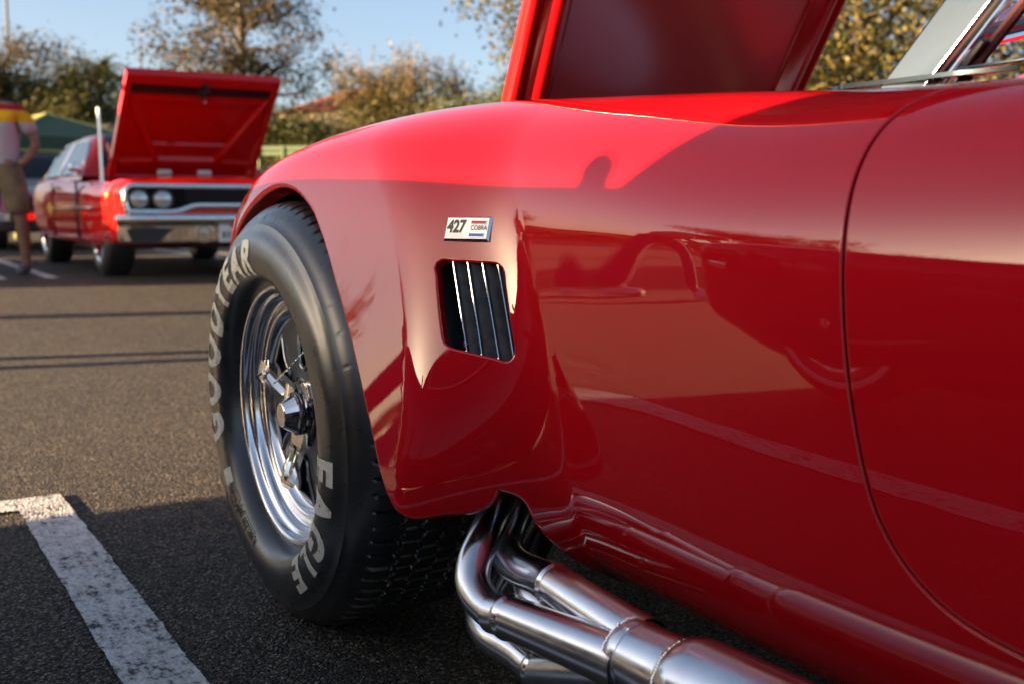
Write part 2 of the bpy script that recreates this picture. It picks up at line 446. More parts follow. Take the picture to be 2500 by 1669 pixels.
def S(x, s):
    x = np.atleast_1d(np.asarray(x, float)); s = np.atleast_1d(np.asarray(s, float))
    b = BX(x); c = BS(s)
    y = np.einsum('ni,nj,ij->n', b, c, CT[:, :, 0]); z = np.einsum('ni,nj,ij->n', b, c, CT[:, :, 1])
    w = 1-sst((s-.50)/.20)
    rf = np.hypot(x/(1+.06*sst(x/.25)), z-.325); rr = np.hypot(x-RW, z-.335)
    flare = .42*np.maximum(.68-z, 0)**1.6*sst((x+.6)/.35)
    y = y-w*((.075+flare)*bump_r(np.maximum(rf, .30))+.085*bump_r(np.maximum(rr, .30)))
    return np.c_[x, y, z]
def SN(x, s):
    e = 2e-4
    n = np.cross(S(x+e, s)-S(x-e, s), S(x, s+e)-S(x, s-e))
    return n/np.linalg.norm(n, axis=1)[:, None]        # outward: -Y on the side, +Z on top
def s_of_z(x, z):
    x = np.atleast_1d(np.asarray(x, float)); z = np.atleast_1d(np.asarray(z, float))
    lo = np.zeros(len(x)); hi = np.full(len(x), .64)
    for _ in range(40):
        md = (lo+hi)/2; v = S(x, md)[:, 2] < z
        lo = np.where(v, md, lo); hi = np.where(v, hi, md)
    return (lo+hi)/2
def xz_loop(pts):
    pts = np.asarray(pts, float); return np.c_[pts[:, 0], s_of_z(pts[:, 0], pts[:, 1])]
def mirror_y(P):
    P = np.array(P, float); P[..., 1] = 2*YMID-P[..., 1]; return P

def surf_patch(mb, outer, holes, pts, mirror=False):
    vv, T = cdt(outer, holes, pts)
    P = S(vv[:, 0], vv[:, 1]); N = SN(vv[:, 0], vv[:, 1])
    # orient triangles along the normal
    g = np.cross(P[T[:, 1]]-P[T[:, 0]], P[T[:, 2]]-P[T[:, 0]]); fl = np.einsum('ij,ij->i', g, N[T[:, 0]]) < 0
    T = T.copy(); T[fl] = T[fl][:, ::-1]
    if mirror: P = mirror_y(P); N = N*np.array([1, -1, 1]); T = T[:, ::-1]
    mb.add(P, T, N)
def roll_edge(mb, loop, r, depth, closed=True, steps=5, mirror=False, into=None):
    """fold the sheet's edge inwards: quarter round of radius r, then a flange of given depth. loop (x,s) with the hole on one side"""
    loop = np.asarray(loop, float); P = S(loop[:, 0], loop[:, 1]); N = SN(loop[:, 0], loop[:, 1])
    if closed: t = np.roll(P, -1, 0)-np.roll(P, 1, 0)
    else: t = np.gradient(P, axis=0)
    t /= np.linalg.norm(t, axis=1)[:, None]+1e-12
    D = np.cross(t, N); D /= np.linalg.norm(D, axis=1)[:, None]
    if into is None:
        c = P.mean(0); 
        if np.einsum('ij,ij->i', D, c-P).sum() < 0: D = -D
    elif np.einsum('ij,ij->i', D, np.asarray(into)-P).sum() < 0: D = -D
    R, NN = [], []
    for a in np.linspace(0, PI/2, steps):
        R.append(P+D*r*math.sin(a)-N*r*(1-math.cos(a))); NN.append(N*math.cos(a)+D*math.sin(a))
    R.append(R[-1]-N*depth); NN.append(NN[-1])
    R = np.stack(R, 1); NN = np.stack(NN, 1)
    if mirror: R = mirror_y(R); NN = NN*np.array([1, -1, 1])
    n, k = R.shape[:2]; F = []
    for i in range(n if closed else n-1):
        j = (i+1) % n
        for q in range(k-1): F.append((i*k+q, i*k+q+1, j*k+q+1, j*k+q))
    V = R.reshape(-1, 3); NV = NN.reshape(-1, 3)
    g = np.cross(V[F[0][1]]-V[F[0][0]], V[F[0][2]]-V[F[0][0]])
    if g @ NV[F[0][0]] < 0: F = [f[::-1] for f in F]
    mb.add(V, F, NV)

# trim curves -------------------------------------------------------------
def front_arch():
    a = np.radians(np.linspace(192, 62, 60)); R = .365
    arc = [(R*math.cos(t), .325+R*math.sin(t)) for t in a]
    tail = smooth_path([arc[-1], (.222, .610), (.274, .565), (.304, .539), (.365, .483), (.422, .423), (.467, .375), (.497, .339), (.515, .318), (.535, .303), (.553, .299), (.576, .305), (.604, .3125), (.615, .327), (.618, .340)], 110)
    return np.array(arc+[tuple(p) for p in tail[1:]])
ARCH = front_arch()
VENT = round_poly([(.506,.587),(.511,.592),(.581,.590),(.592,.583),(.624,.490),(.618,.477),(.611,.478),(.555,.490),(.546,.497)], .012, 4)
VENT = smooth_path(resample(VENT, .012), 90, closed=True)
VENT_L = xz_loop(VENT)
SEAM_B = np.array([(1.48,.352),(1.36,.350),(1.24,.356),(1.193,.366),(1.152,.391),(1.126,.425),(1.111,.469),(1.101,.515),(1.094,.561),(1.090,.606),(1.087,.646)])
SEAM = np.r_[xz_loop(SEAM_B), np.array([(1.084,.487),(1.083,.54),(1.088,.58),(1.100,.625),(1.124,.68),(1.142,.74),(1.150,.80),(1.152,.864)])]
SEAM = smooth_path(SEAM, 150)
REAR_EDGE = smooth_path(np.r_[xz_loop([(1.48,.352),(1.60,.36),(1.68,.40),(1.715,.48),(1.72,.58)]), np.array([(1.72,.50),(1.72,.60),(1.715,.72),(1.71,.864)])], 70)
CUT = [(.618,.340),(.628,.3365),(.638,.3300),(.646,.296),(.651,.276),(.656,.256)]

def body_regions():
    arch_s = s_of_z(ARCH[:, 0], ARCH[:, 1])
    arch = np.c_[ARCH[:, 0], arch_s]; arch = arch[arch_s > 1e-4]
    # outline walks: front bottom -> arch -> cut-out -> sill -> rear arch -> tail -> top -> nose
    cut = xz_loop(CUT); cut = smooth_path(np.r_[cut, [(.662, 0.)]], 24)
    ra = np.radians(np.linspace(190, -10, 80)); rear = np.c_[RW+.375*np.cos(ra), .335+.375*np.sin(ra)]
    rl = xz_loop(rear); rl = rl[rl[:, 1] > 1e-4]
    seg = []
    x_a = arch[0, 0]
    seg += [(x, 0) for x in np.linspace(-.9, x_a, 20)]
    seg += [tuple(p) for p in arch]
    seg += [tuple(p) for p in cut[1:-1]]
    seg += [(x, 0) for x in np.linspace(.662, rl[0, 0]-.005, 90)]
    seg += [tuple(p) for p in rl]
    seg += [(x, 0) for x in np.linspace(rl[-1, 0]+.01, 3.04, 14)]
    seg += [(3.04, s) for s in np.linspace(.02, SMAX, 40)]
    seg += [(x, SMAX) for x in np.linspace(3.0, 1.75, 40)]
    gap = .0036
    # door cut: offset seams outward
    def off(c, d):
        t = np.gradient(c, axis=0); t /= np.linalg.norm(t, axis=1)[:, None]; return c+np.c_[-t[:, 1], t[:, 0]]*d
    sb = off(SEAM, gap); rb = off(REAR_EDGE, -gap)
    sb[-1, 1] = rb[-1, 1] = SMAX
    notch_r = [tuple(p) for p in rb[::-1]]; notch_f = [tuple(p) for p in sb]
    seg += notch_r[:-1]+[tuple((rb[0]+sb[0])/2-np.array([0, .0]))]+notch_f[1:]
    seg += [(x, SMAX) for x in np.linspace(sb[-1, 0]-.008, -.9, 200)]
    seg += [(-.9, s) for s in np.linspace(SMAX-.02, .02, 40)]
    outer = np.array(seg)
    sd = off(SEAM, -gap); rd = off(REAR_EDGE, gap); sd[-1, 1] = rd[-1, 1] = SMAX
    dtop = [(x, SMAX) for x in np.linspace(rd[-1, 0]-.01, sd[-1, 0]+.01, 60)]
    door = np.array([tuple(p) for p in rd]+dtop+[tuple(p) for p in sd[::-1]][:-1])
    return outer, door, arch, cut, rl, sb, rb, sd, rd
def hexgrid(x0, x1, s0, s1, d):
    P = []
    k = 0; s = s0
    while s < s1:
        P.append(np.c_[np.arange(x0+(d/2 if k % 2 else 0), x1, d), np.full(len(np.arange(x0+(d/2 if k % 2 else 0), x1, d)), s)]); s += d*.866; k += 1
    return np.concatenate(P)

roadster = tag(empty('sports_roadster', (0, 0, 0)), 'glossy red open sports roadster in the foreground with raised bonnet and chrome side exhaust', 'car')
OUT, DOORP, ARCH_L, CUT_L, REAR_L, SB, RB, SD, RD = body_regions()
def build_body():
    for mir in (False, True):
        if not mir:
            pts = np.r_[hexgrid(-.3, 1.32, .004, SMAX, .0085), hexgrid(-.89, -.31, .01, SMAX, .022), hexgrid(1.33, 3.03, .01, SMAX, .022)]
            holes = [VENT_L]
        else:
            pts = hexgrid(-.89, 3.03, .01, SMAX, .024); holes = []
        mb = MB(); surf_patch(mb, OUT, holes, pts, mir)
        edge = np.r_[ARCH_L, CUT_L[1:]]
        roll_edge(mb, edge, .007, .022, False, 6, mir, into=(.0, .0, .1))
        roll_edge(mb, REAR_L, .007, .02, False, 5, mir, into=(RW, .0, .33))
        roll_edge(mb, SB, .0016, .022, False, 4, mir, into=S(1.4, .6)[0])
        roll_edge(mb, RB, .004, .016, False, 4, mir, into=S(1.4, .6)[0])
        if not mir: roll_edge(mb, VENT_L, .0028, .010, True, 5)
        mb.build('body', RED, roadster, custom=True)
        mb = MB(); surf_patch(mb, DOORP, [], pts if not mir else hexgrid(1.0, 1.8, .1, SMAX, .024), mir)
        roll_edge(mb, SD, .0030, .018, False, 5, mir, into=S(.9, .5)[0])
        roll_edge(mb, RD, .004, .016, False, 4, mir, into=S(2.0, .5)[0])
        mb.build('door', RED, roadster, custom=True)
build_body()
# ---------------------------------------------------------------- the roadster's other panels
def mesh_pts(name, P, mat, parent, **kw):
    return MB().grid(P).build(name, mat, parent, **kw)
def build_roadster_panels():
    # inner wheel housing and dark underbody so that no daylight shows through
    for mir in (False, True):
        for xc, zc, r in ((0, .325, .40), (RW, .335, .40)):
            mb = MB(); a = np.linspace(math.radians(-8), math.radians(188), 40)
            P = np.array([[(xc+r*math.cos(t), y, zc+r*math.sin(t)) for y in (.055 if abs(math.sin(t)) > .5 else .075, .12, .20, .34)] for t in a])
            if mir: P = mirror_y(P)
            mb.grid(P)
            W = np.array([[(xc+q*math.cos(t), .34, zc+q*math.sin(t)) for q in (.05, r)] for t in a])
            if mir: W = mirror_y(W)
            mb.grid(W); mb.build('wheel_housing', DARK, roadster)
    mb = MB(); mb.box((1.25, YMID, .235), (1.95-.35, 1.26, .03)); mb.box((1.25, .215, .33), (1.1, .02, .20)); mb.box((1.25, 2*YMID-.215, .33), (1.1, .02, .20))
    mb.box((.63, YMID, .42), (.03, 1.24, .36)); mb.box((2.7, YMID, .30), (.5, 1.2, .03))
    mb.build('underbody', DARK, roadster)
    # cockpit tub, seats are below the door line
    mb = MB(); mb.box((1.42, YMID, .42), (.70, 1.16, .02)); mb.box((1.79, YMID, .55), (.03, 1.2, .34)); mb.box((1.42, .255, .54), (.72, .02, .30)); mb.box((1.42, 2*YMID-.255, .54), (.72, .02, .30))
    mb.build('cockpit_tub', BLACK, roadster)
    for yy in (.55, 1.13):
        mb = MB(); mb.box((1.50, yy, .50), (.42, .42, .12), bev=.04); mb.box((1.70, yy, .64), (.11, .42, .34), rot('Y', .2), bev=.04)
        mb.build('seat', BLACK, roadster)
    # rear deck, tail and nose close the shell
    def deck(x0, x1, n, crown, name, m=RED):
        xs = np.linspace(x0, x1, n); L = S(xs, np.full(n, SMAX)); P = []
        for p in L:
            ys = np.linspace(p[1], 2*YMID-p[1], 25); t = (ys-YMID)/(YMID-p[1])
            P.append(np.c_[np.full(25, p[0]), ys, p[2]+crown*(1-t**2)**1.3])
        return MB().grid(np.array(P)).build(name, m, roadster)
    deck(1.74, 3.04, 40, .045, 'rear_deck'); deck(-.9, -.46, 20, .055, 'nose_panel')
    mb = MB(); ss = np.linspace(0, SMAX, 30); a = S(np.full(30, -.9), ss); b = mirror_y(a)
    P = np.stack([a*(1-t)+b*t+np.array([-.10*math.sin(PI*t), 0, 0]) for t in np.linspace(0, 1, 20)], 0); mb.grid(P); mb.build('nose_front', RED, roadster)
    a = S(np.full(30, 3.04), ss); b = mirror_y(a)
    P = np.stack([a*(1-t)+b*t+np.array([.12*math.sin(PI*t), 0, 0]) for t in np.linspace(0, 1, 20)], 0)
    MB().grid(P).build('tail_panel', RED, roadster)
    mb = MB(); a = np.linspace(0, 2*PI, 40); P = np.array([[(-1.02+d, YMID+.30*math.cos(t)*k, .40+.115*math.sin(t)*k) for d, k in ((0, 1), (.015, .93), (.10, .85), (.10, .01))] for t in a])
    mb.grid(P); mb.build('grille_mouth', DARK, roadster)
    # scuttle between the bonnet and the windscreen, rising to the middle
    xs = np.linspace(.80, 1.16, 26); P = []
    for x in xs:
        e = S(x, SMAX)[0]; w = float(sst((x-.80)/.16))
        ys = np.linspace(e[1], 2*YMID-e[1], 41); t = (ys-YMID)/(YMID-e[1])
        P.append(np.c_[np.full(41, x), ys, e[2]+.012*w*(1-t**6)+(.030+.092*w)*(1-t**2)**1.1-.05*float(sst((x-1.06)/.1))])
    MB().grid(np.array(P)).build('scuttle', RED, roadster)
    # engine bay
    mb = MB(); mb.box((.2, YMID, .40), (1.3, 1.0, .02))
    for yy in (.455, 2*YMID-.455): mb.box((.18, yy, .58), (1.24, .012, .34))
    mb.box((.81, YMID, .60), (.012, .86, .36)); mb.build('engine_bay', BLACK, roadster)
    mb = MB(); mb.box((.20, YMID, .56), (.62, .34, .24), bev=.03)
    for yy in (-.17, .17): mb.box((.20, YMID+yy, .665), (.56, .12, .07), rot('X', -.5 if yy < 0 else .5), bev=.02)
    mb.build('engine_block', BLACK, roadster)
    mb = MB(); mb.lathe([(.0, .735), (.15, .735), (.165, .728), (.165, .688), (.155, .68), (.0, .68)], 48, 'Z', (.18, YMID, 0)); mb.build('air_cleaner', CHROME, roadster)
    # matt black strip standing in for the shade inside the door gap
    for mir in (False, True):
        P = S(SEAM[:, 0], SEAM[:, 1]); N = SN(SEAM[:, 0], SEAM[:, 1]); tt = np.gradient(P, axis=0); tt /= np.linalg.norm(tt, axis=1)[:, None]; D = np.cross(tt, N)
        Q = np.stack([P-N*.015-D*.016, P-N*.015+D*.016], 1)
        MB().grid(mirror_y(Q) if mir else Q).build('gap_shade_strip', DARK, roadster)
build_roadster_panels()

def build_bonnet():
    """front-hinged bonnet standing open; local frame: u = across, v = up the panel, w = out of the underside"""
    th = math.radians(61); U = np.array([0, 1, 0.]); Vd = np.array([math.cos(th), 0, math.sin(th)]); Wd = np.array([math.sin(th), 0, -math.cos(th)])
    O = np.array([-.205, YMID, .70])
    def T(P): P = np.asarray(P, float); return O+P[..., 0:1]*U+P[..., 1:2]*Vd+P[..., 2:3]*Wd
    hw = lambda v: .350+.058*np.clip(v, 0, 1.1)
    L = 1.02
    # profile from the outer edge inwards: edge bead, rib, valley, second rib, step to the panel
    prof = [(0, -.012), (0, .010), (.005, .017), (.012, .019), (.022, .013), (.030, .011), (.042, .030), (.056, .036), (.066, .035), (.078, .022), (.088, .006), (.094, .000)]
    pv = np.array(prof); ev = nspline(pv[:, 0]+np.arange(len(pv))*1e-4+np.r_[0, .0, np.zeros(len(pv)-2)]) if False else None
    mbo = MB(); mbf = MB()
    vs = np.linspace(0, L, 30)
    for sgn in (-1, 1):
        P = np.array([[(sgn*(hw(v)-d), v, w) for d, w in prof] for v in vs]); mbf.grid(T(P))
    # cross ribs at both ends
    for v0, dr in ((0., 1), (L, -1)):
        us = np.linspace(-1, 1, 30)
        P = np.array([[(u*(hw(v0)-.0), v0+dr*d*(.8), w) for d, w in prof] for u in us]); mbf.grid(T(P))
    mbf.build('bonnet_frame', RED_IN, BON)
    # big satin panel with rounded lower corners, sits inside the frame
    o0 = [(-(hw(.13)-.085), .13), ((hw(.13)-.085), .13), ((hw(L-.08)-.085), L-.08), (-(hw(L-.08)-.085), L-.08)]
    po = round_poly(o0, [.055, .055, .05, .05], 10)
    pts = hexgrid(-.45, .45, 0, L, .03); vv, F = cdt(po, [], pts)
    d = np.c_[vv, .004+.004*np.sin(vv[:, 0]*5)*np.cos(vv[:, 1]*4)]
    MB().add(T(d), F).build('inner_panel', RED_PANEL, BON)
    mb = MB(); ring = np.c_[po, np.full(len(po), .006)]; mb.tube(T(ring), .0065, 8, closed=True); mb.build('panel_seal', RED_IN, BON)
    # lower cross member below the panel
    us = np.linspace(-1, 1, 40)
    P = np.array([[(u*(hw(.1)-.075), v, .004+.012*math.sin(PI*(v-.05)/.075)) for v in np.linspace(.05, .125, 8)] for u in us])
    mbo.grid(T(P)); mbo.build('cross_member', RED_IN, BON)
    # outer skin with a low scoop
    us = np.linspace(-1, 1, 41); vs = np.linspace(0, L, 50)
    P = np.array([[(u*hw(v), v, -.012-.045*(1-u*u)) for u in us] for v in vs]); MB().grid(T(P)).build('bonnet_skin', RED, BON)
    us = np.linspace(-1, 1, 17); vs = np.linspace(.35, .85, 20)
    P = np.array([[(u*.17, v, -.056-.06*(1-u**4)*math.sin(PI*min(1, (v-.35)/.3)*.5)*(1 if v < .75 else 1-(v-.75)*6)) for u in us] for v in vs])
    MB().grid(T(P)).build('bonnet_scoop', RED, BON)
    for sgn in (-1, 1):
        MB().tube([T(np.array([sgn*.25, .0, .0])), T(np.array([sgn*.25, -.06, -.03])), np.array([-.26, YMID+sgn*.25, .66])], .010, 8).build('bonnet_hinge', CHROME, BON)
BON = empty('bonnet', (0, 0, 0), parent=roadster)
build_bonnet()

PILLAR = M('satin_chrome_plate', (.085, .110, .135), .16, 1.)
CHANNEL = M('maroon_channel', (.045, .003, .005), .5)
def build_screen():
    SCR = empty('windscreen', (0, 0, 0), parent=roadster)
    rake = math.radians(52)
    def post(y0, sg):
        # flat chrome side pillar, wide face towards the side
        mb = MB(); b0 = np.array([.962, y0, .772]); d = np.array([math.cos(rake), .16*sg, math.sin(rake)]); Ln = .42
        n = np.array([-math.sin(rake), 0, math.cos(rake)])
        w0 = .043
        sec = [(-w0/2, -.002), (-w0/2+.002, -.004), (w0/2-.002, -.004), (w0/2, -.002), (w0/2-.004, .009), (-w0/2+.004, .009)]
        sec = round_poly(sec, .0012, 3)
        P = []
        for q in np.linspace(-.055, Ln, 9):
            c = b0+d*q
            P.append([c+n*(a*-1)+np.array([0, h*sg, 0]) for a, h in sec])
        mb.grid(np.array(P), wrap=True); mb.add(P[-1], [tuple(range(len(sec)))]); mb.build('pillar', PILLAR, SCR, smooth=False)
        # rubber and bright bead behind it
        mb = MB(); e = b0+n*(-w0/2-.003)
        mb.tube([e+d*q for q in (0.004, Ln)], .0028, 8); mb.build('rubber_seal', BLACK, SCR)
        mb = MB(); e = b0+n*(-w0/2-.0085)+np.array([0, .002*sg, 0])
        mb.tube([e+d*q for q in (0.0, Ln)], .003, 8); mb.build('bead', CHROME, SCR)
        mb = MB(); e = b0+n*(-w0/2-.019)+np.array([0, .010*sg, 0])
        mb.tube([e+d*.0, e+d*Ln], .0055, 8); mb.build('frame_channel', CHANNEL, SCR)
        # foot plate on the bodywork
        mb = MB(); pl = round_poly([(.885, -.012), (1.02, -.012), (1.075, .0), (1.02, .012), (.885, .012), (.855, 0)], .006, 4)
        zz = lambda x: .7535-.028*(x-.90)
        mb.prism([(a, y0+b*1.0) for a, b in pl], 'Z', .7665, .7705); 
        mb.build('foot_plate', PILLAR, SCR, sharp=30)
        mb = MB(); mb.box((1.045, y0+.004*sg, .7745), (.075, .006, .003), rot('Y', -.02), bev=.001); mb.build('foot_strap', PILLAR, SCR)
        mb = MB(); mb.box((1.020, y0+.010*sg, .786), (.007, .008, .030), rot('Y', .75), bev=.002); mb.build('bracket', BLACK, SCR)
    post(.278, 1); post(2*YMID-.278, -1)
    # glass and top rail
    d = np.array([math.cos(rake), 0, math.sin(rake)])
    P = np.array([[np.array([.975+.0-.07*(1-u*u), YMID+u*.555, .785+.085*(1-u*u)])+d*q for u in np.linspace(-1, 1, 25)] for q in np.linspace(0, .40, 8)])
    mb = MB(); mb.grid(P); mb.grid(P[::-1]+np.array([-.004, 0, .003]))
    mb.build('screen_glass', GLASS, SCR)
    mb = MB(); mb.tube(P[-1], .008, 8); mb.build('top_rail', CHROME, SCR)
    MB().tube(P[0]+np.array([.006, 0, -.004]), .0045, 8).build('base_rail', CHROME, SCR)
    MB().tube(P[0]+np.array([.002, 0, .007]), .0075, 8).build('base_rubber', BLACK, SCR)
    for yo in (.50, .98):
        MB().tube([(.868, yo, .836), (.874, yo+.045, .93), (.885, yo+.065, 1.0)], [.011, .008, .006], 8).build('wiper_arm', POLISH, SCR)
        MB().tube([(.868, yo, .836), (.862, yo+.11, .893), (.860, yo+.24, .945)], [.011, .008, .006], 8).build('wiper_blade', POLISH, SCR)
    # dashboard crash roll, bright lower rail seen through the gap behind the pillar
    mb = MB(); us = np.linspace(-1, 1, 41)
    pts = np.array([(1.118-.05*(1-u*u), YMID+u*.545, .745+.050*(1-u*u)**.8) for u in us])
    mb.tube(pts, .021, 14); mb.build('dash_roll', RED_IN, roadster)
    mb = MB(); mb.grid(np.array([[(p[0]+.012+.03*t, p[1], p[2]-.012-.19*t) for p in pts] for t in np.linspace(0, 1, 4)])); mb.build('dashboard', BLACK, roadster)
    mb = MB(); mb.tube(pts+np.array([-.012, 0, .0225]), .0035, 8); mb.build('dash_trim', CHROME, roadster)
    # steering wheel
    SW = empty('steering_wheel', (0, 0, 0), parent=roadster)
    c = np.array([1.345, .56, .800]); ax = np.array([-.86, 0, .0]); tilt = rot('Y', math.radians(-25))
    a = np.arange(48)*2*PI/48; ring = np.c_[np.zeros(48), .185*np.cos(a), .185*np.sin(a)] @ tilt.T + c
    MB().tube(ring, .013, 10, closed=True).build('rim', BLACK, SW)
    for k in range(3):
        t = PI/2+.15+k*2*PI/3; u = np.array([0, math.cos(t), math.sin(t)]); v = np.array([0, -math.sin(t), math.cos(t)])
        mb = MB(); Q = []
        for r, w in ((.03, .020), (.10, .017), (.178, .012)):
            Q.append([u*r+v*w+np.array([-.03*(1-r/.18), 0, 0]), u*r-v*w+np.array([-.03*(1-r/.18), 0, 0])])
        Q = np.array(Q) @ tilt.T+c; mb.grid(Q); mb.grid((Q+np.array([.004, 0, 0]))[::-1]); mb.build('spoke', POLISH, SW)
    mb = MB(); hub = np.array([(-.035, 0, 0), (-.01, 0, 0), (.15, 0, 0)]) @ tilt.T + c; mb.tube(hub, [.03, .03, .02], 16); mb.build('hub', BLACK, SW)
build_screen()

def build_vent():
    VN = empty('side_vent', (0, 0, 0), parent=roadster)
    c = S(VENT_L[:, 0], VENT_L[:, 1]); cm = c.mean(0); nrm = SN(VENT_L[:, 0], VENT_L[:, 1]).mean(0); nrm /= np.linalg.norm(nrm)
    # box behind the opening
    mb = MB(); ring = [c-nrm*.006, cm+(c-cm)*1.08-nrm*.02, cm+(c-cm)*1.12-nrm*.085, cm+(c-cm)*.02-nrm*.09]
    mb.grid(np.stack(ring, 1).transpose(1, 0, 2), wrap=True); mb.build('duct', LOUVRE, VN)
    # frame vectors in the vent plane
    up = np.array([.16, 0, -1.]); up -= nrm*(up@nrm); up /= np.linalg.norm(up); ax = np.cross(nrm, up); ax = ax if ax[0] > 0 else -ax
    q = (c-cm)@np.c_[ax, up]
    w0, w1 = q[:, 0].min(), q[:, 0].max()
    top = [(.523, .020), (.540, .030), (.557, .039), (.575, .049)]; bot = [(.572, .012), (.586, .023), (.602, .035), (.617, .045)]
    for k in range(4):
        a = np.array([top[k][0], S(top[k][0], s_of_z(top[k][0], .588))[0][1]+.006, .5925]); b = np.array([bot[k][0], S(bot[k][0], s_of_z(bot[k][0], .482))[0][1]+.007, .4735])
        mb = MB(); mb.tube([a, b], .0012, 8); mb.build('bar', CHROME, VN)
        # slanting black louvre blade behind each bar
        din = np.array([.16, .98, 0]); e = .040
        Q = np.array([[a+np.array([.002, .003, 0]), a+np.array([.002, .003, 0])+din*e], [b+np.array([.002, .003, 0]), b+np.array([.002, .003, 0])+din*e]])
        mb = MB(); mb.grid(Q); mb.grid(Q[::-1]+np.array([-.0015, 0, 0])); mb.build('louvre', LOUVRE, VN)
    Q = np.array([[np.array([.516, .030, .5915]), np.array([.523, .075, .5915])], [np.array([.556, .026, .478]), np.array([.563, .072, .478])]])
    mb = MB(); mb.grid(Q); mb.grid(Q[::-1]+np.array([-.0015, 0, 0])); mb.build('louvre', LOUVRE, VN)
    a = np.array([.560, .024, .494]); mb = MB(); mb.tube([a, a+np.array([0, -.006, 0])], .0035, 10); mb.build('bolt', POLISH, VN)
build_vent()

def build_badge():
    BG = empty('engine_badge', (0, 0, 0), parent=roadster)
    p = [S(*q)[0] for q in ((.486, .422), (.542, .424), (.545, .399), (.495, .400))]
    p = [np.array([.4845, 0, 0])]*0
    c0 = S(.5345, float(s_of_z(.5345, .6255)[0]))[0]; n = SN(.5345, float(s_of_z(.5345, .6255)[0]))[0]
    a = S(.562, float(s_of_z(.562, .6255)[0]))[0]-S(.508, float(s_of_z(.508, .6255)[0]))[0]; X = a/np.linalg.norm(a)
    Z = np.cross(X, -n); Z = Z if Z[2] > 0 else -Z; Z = Z+.0*X; Z /= np.linalg.norm(Z); N = np.cross(Z, X); N = N if N[1] < 0 else -N
    w, h, t = .0635, .0300, .0042
    def T(u, v, d): return c0+np.outer(u, X)+np.outer(v, Z)+np.outer(np.broadcast_to(d, np.shape(u)), N)
    def plate(name, x0, x1, y0, y1, d0, d1, mat, bev=.0, parent=BG):
        b = bev; V = []
        for x, y, d in ((x0, y0, d0), (x1, y0, d0), (x1, y1, d0), (x0, y1, d0), (x0, y0, d1-b), (x1, y0, d1-b), (x1, y1, d1-b), (x0, y1, d1-b), (x0+b, y0+b, d1), (x1-b, y0+b, d1), (x1-b, y1-b, d1), (x0+b, y1-b, d1)):
            V.append(T([x], [y], d)[0])
        F = [(0, 1, 5, 4), (1, 2, 6, 5), (2, 3, 7, 6), (3, 0, 4, 7), (4, 5, 9, 8), (5, 6, 10, 9), (6, 7, 11, 10), (7, 4, 8, 11), (8, 9, 10, 11)]
        return MB().add(V, F).build(name, mat, parent, smooth=False)
    plate('badge_frame', -w/2, w/2, -h/2, h/2, -.004, t, CHROME, .0026)
    FACE = M('badge_silver', (.62, .63, .65), .38, .55); grain(FACE, 900, .1, .0002)
    plate('badge_face', -w/2+.0026, w/2-.0026, -h/2+.0022, h/2-.0024, t, t+.0003, FACE)
    plate('red_bar_surround', .0045, .0265, .0042, .0098, t+.0003, t+.0010, CHROME, .0003); plate('red_bar', .0053, .0257, .0050, .0090, t+.001, t+.0012, M('badge_red', (.45, .02, .015), .35))
    plate('blue_bar_surround', .0040, .0260, -.0112, -.0056, t+.0003, t+.0010, CHROME, .0003); plate('blue_bar', .0048, .0252, -.0104, -.0064, t+.001, t+.0012, M('badge_blue', (.01, .11, .52), .35))
    INK = M('badge_ink', (.012, .012, .010), .4)
    def word(txt, x, y, size, mat, sx=1., bold=0., sh=0., d=.0006):
        V, F = text_mesh(txt, size, bold, sh, sx, sub=.01, align='LEFT'); n_ = len(V)
        P0 = T(V[:, 0]+x, V[:, 1]+y, t+d); MB().add(P0, F).build('lettering', mat, BG, smooth=False)
    word('427', -.0275, -.0050, .0208, INK, .80, .0009); word('COBRA', .0052, -.0022, .0080, INK, .86, .00012)
    word('FORD', -.0280, -.0114, .0078, FACE, 1.22, .00002, d=.0009)
build_badge()

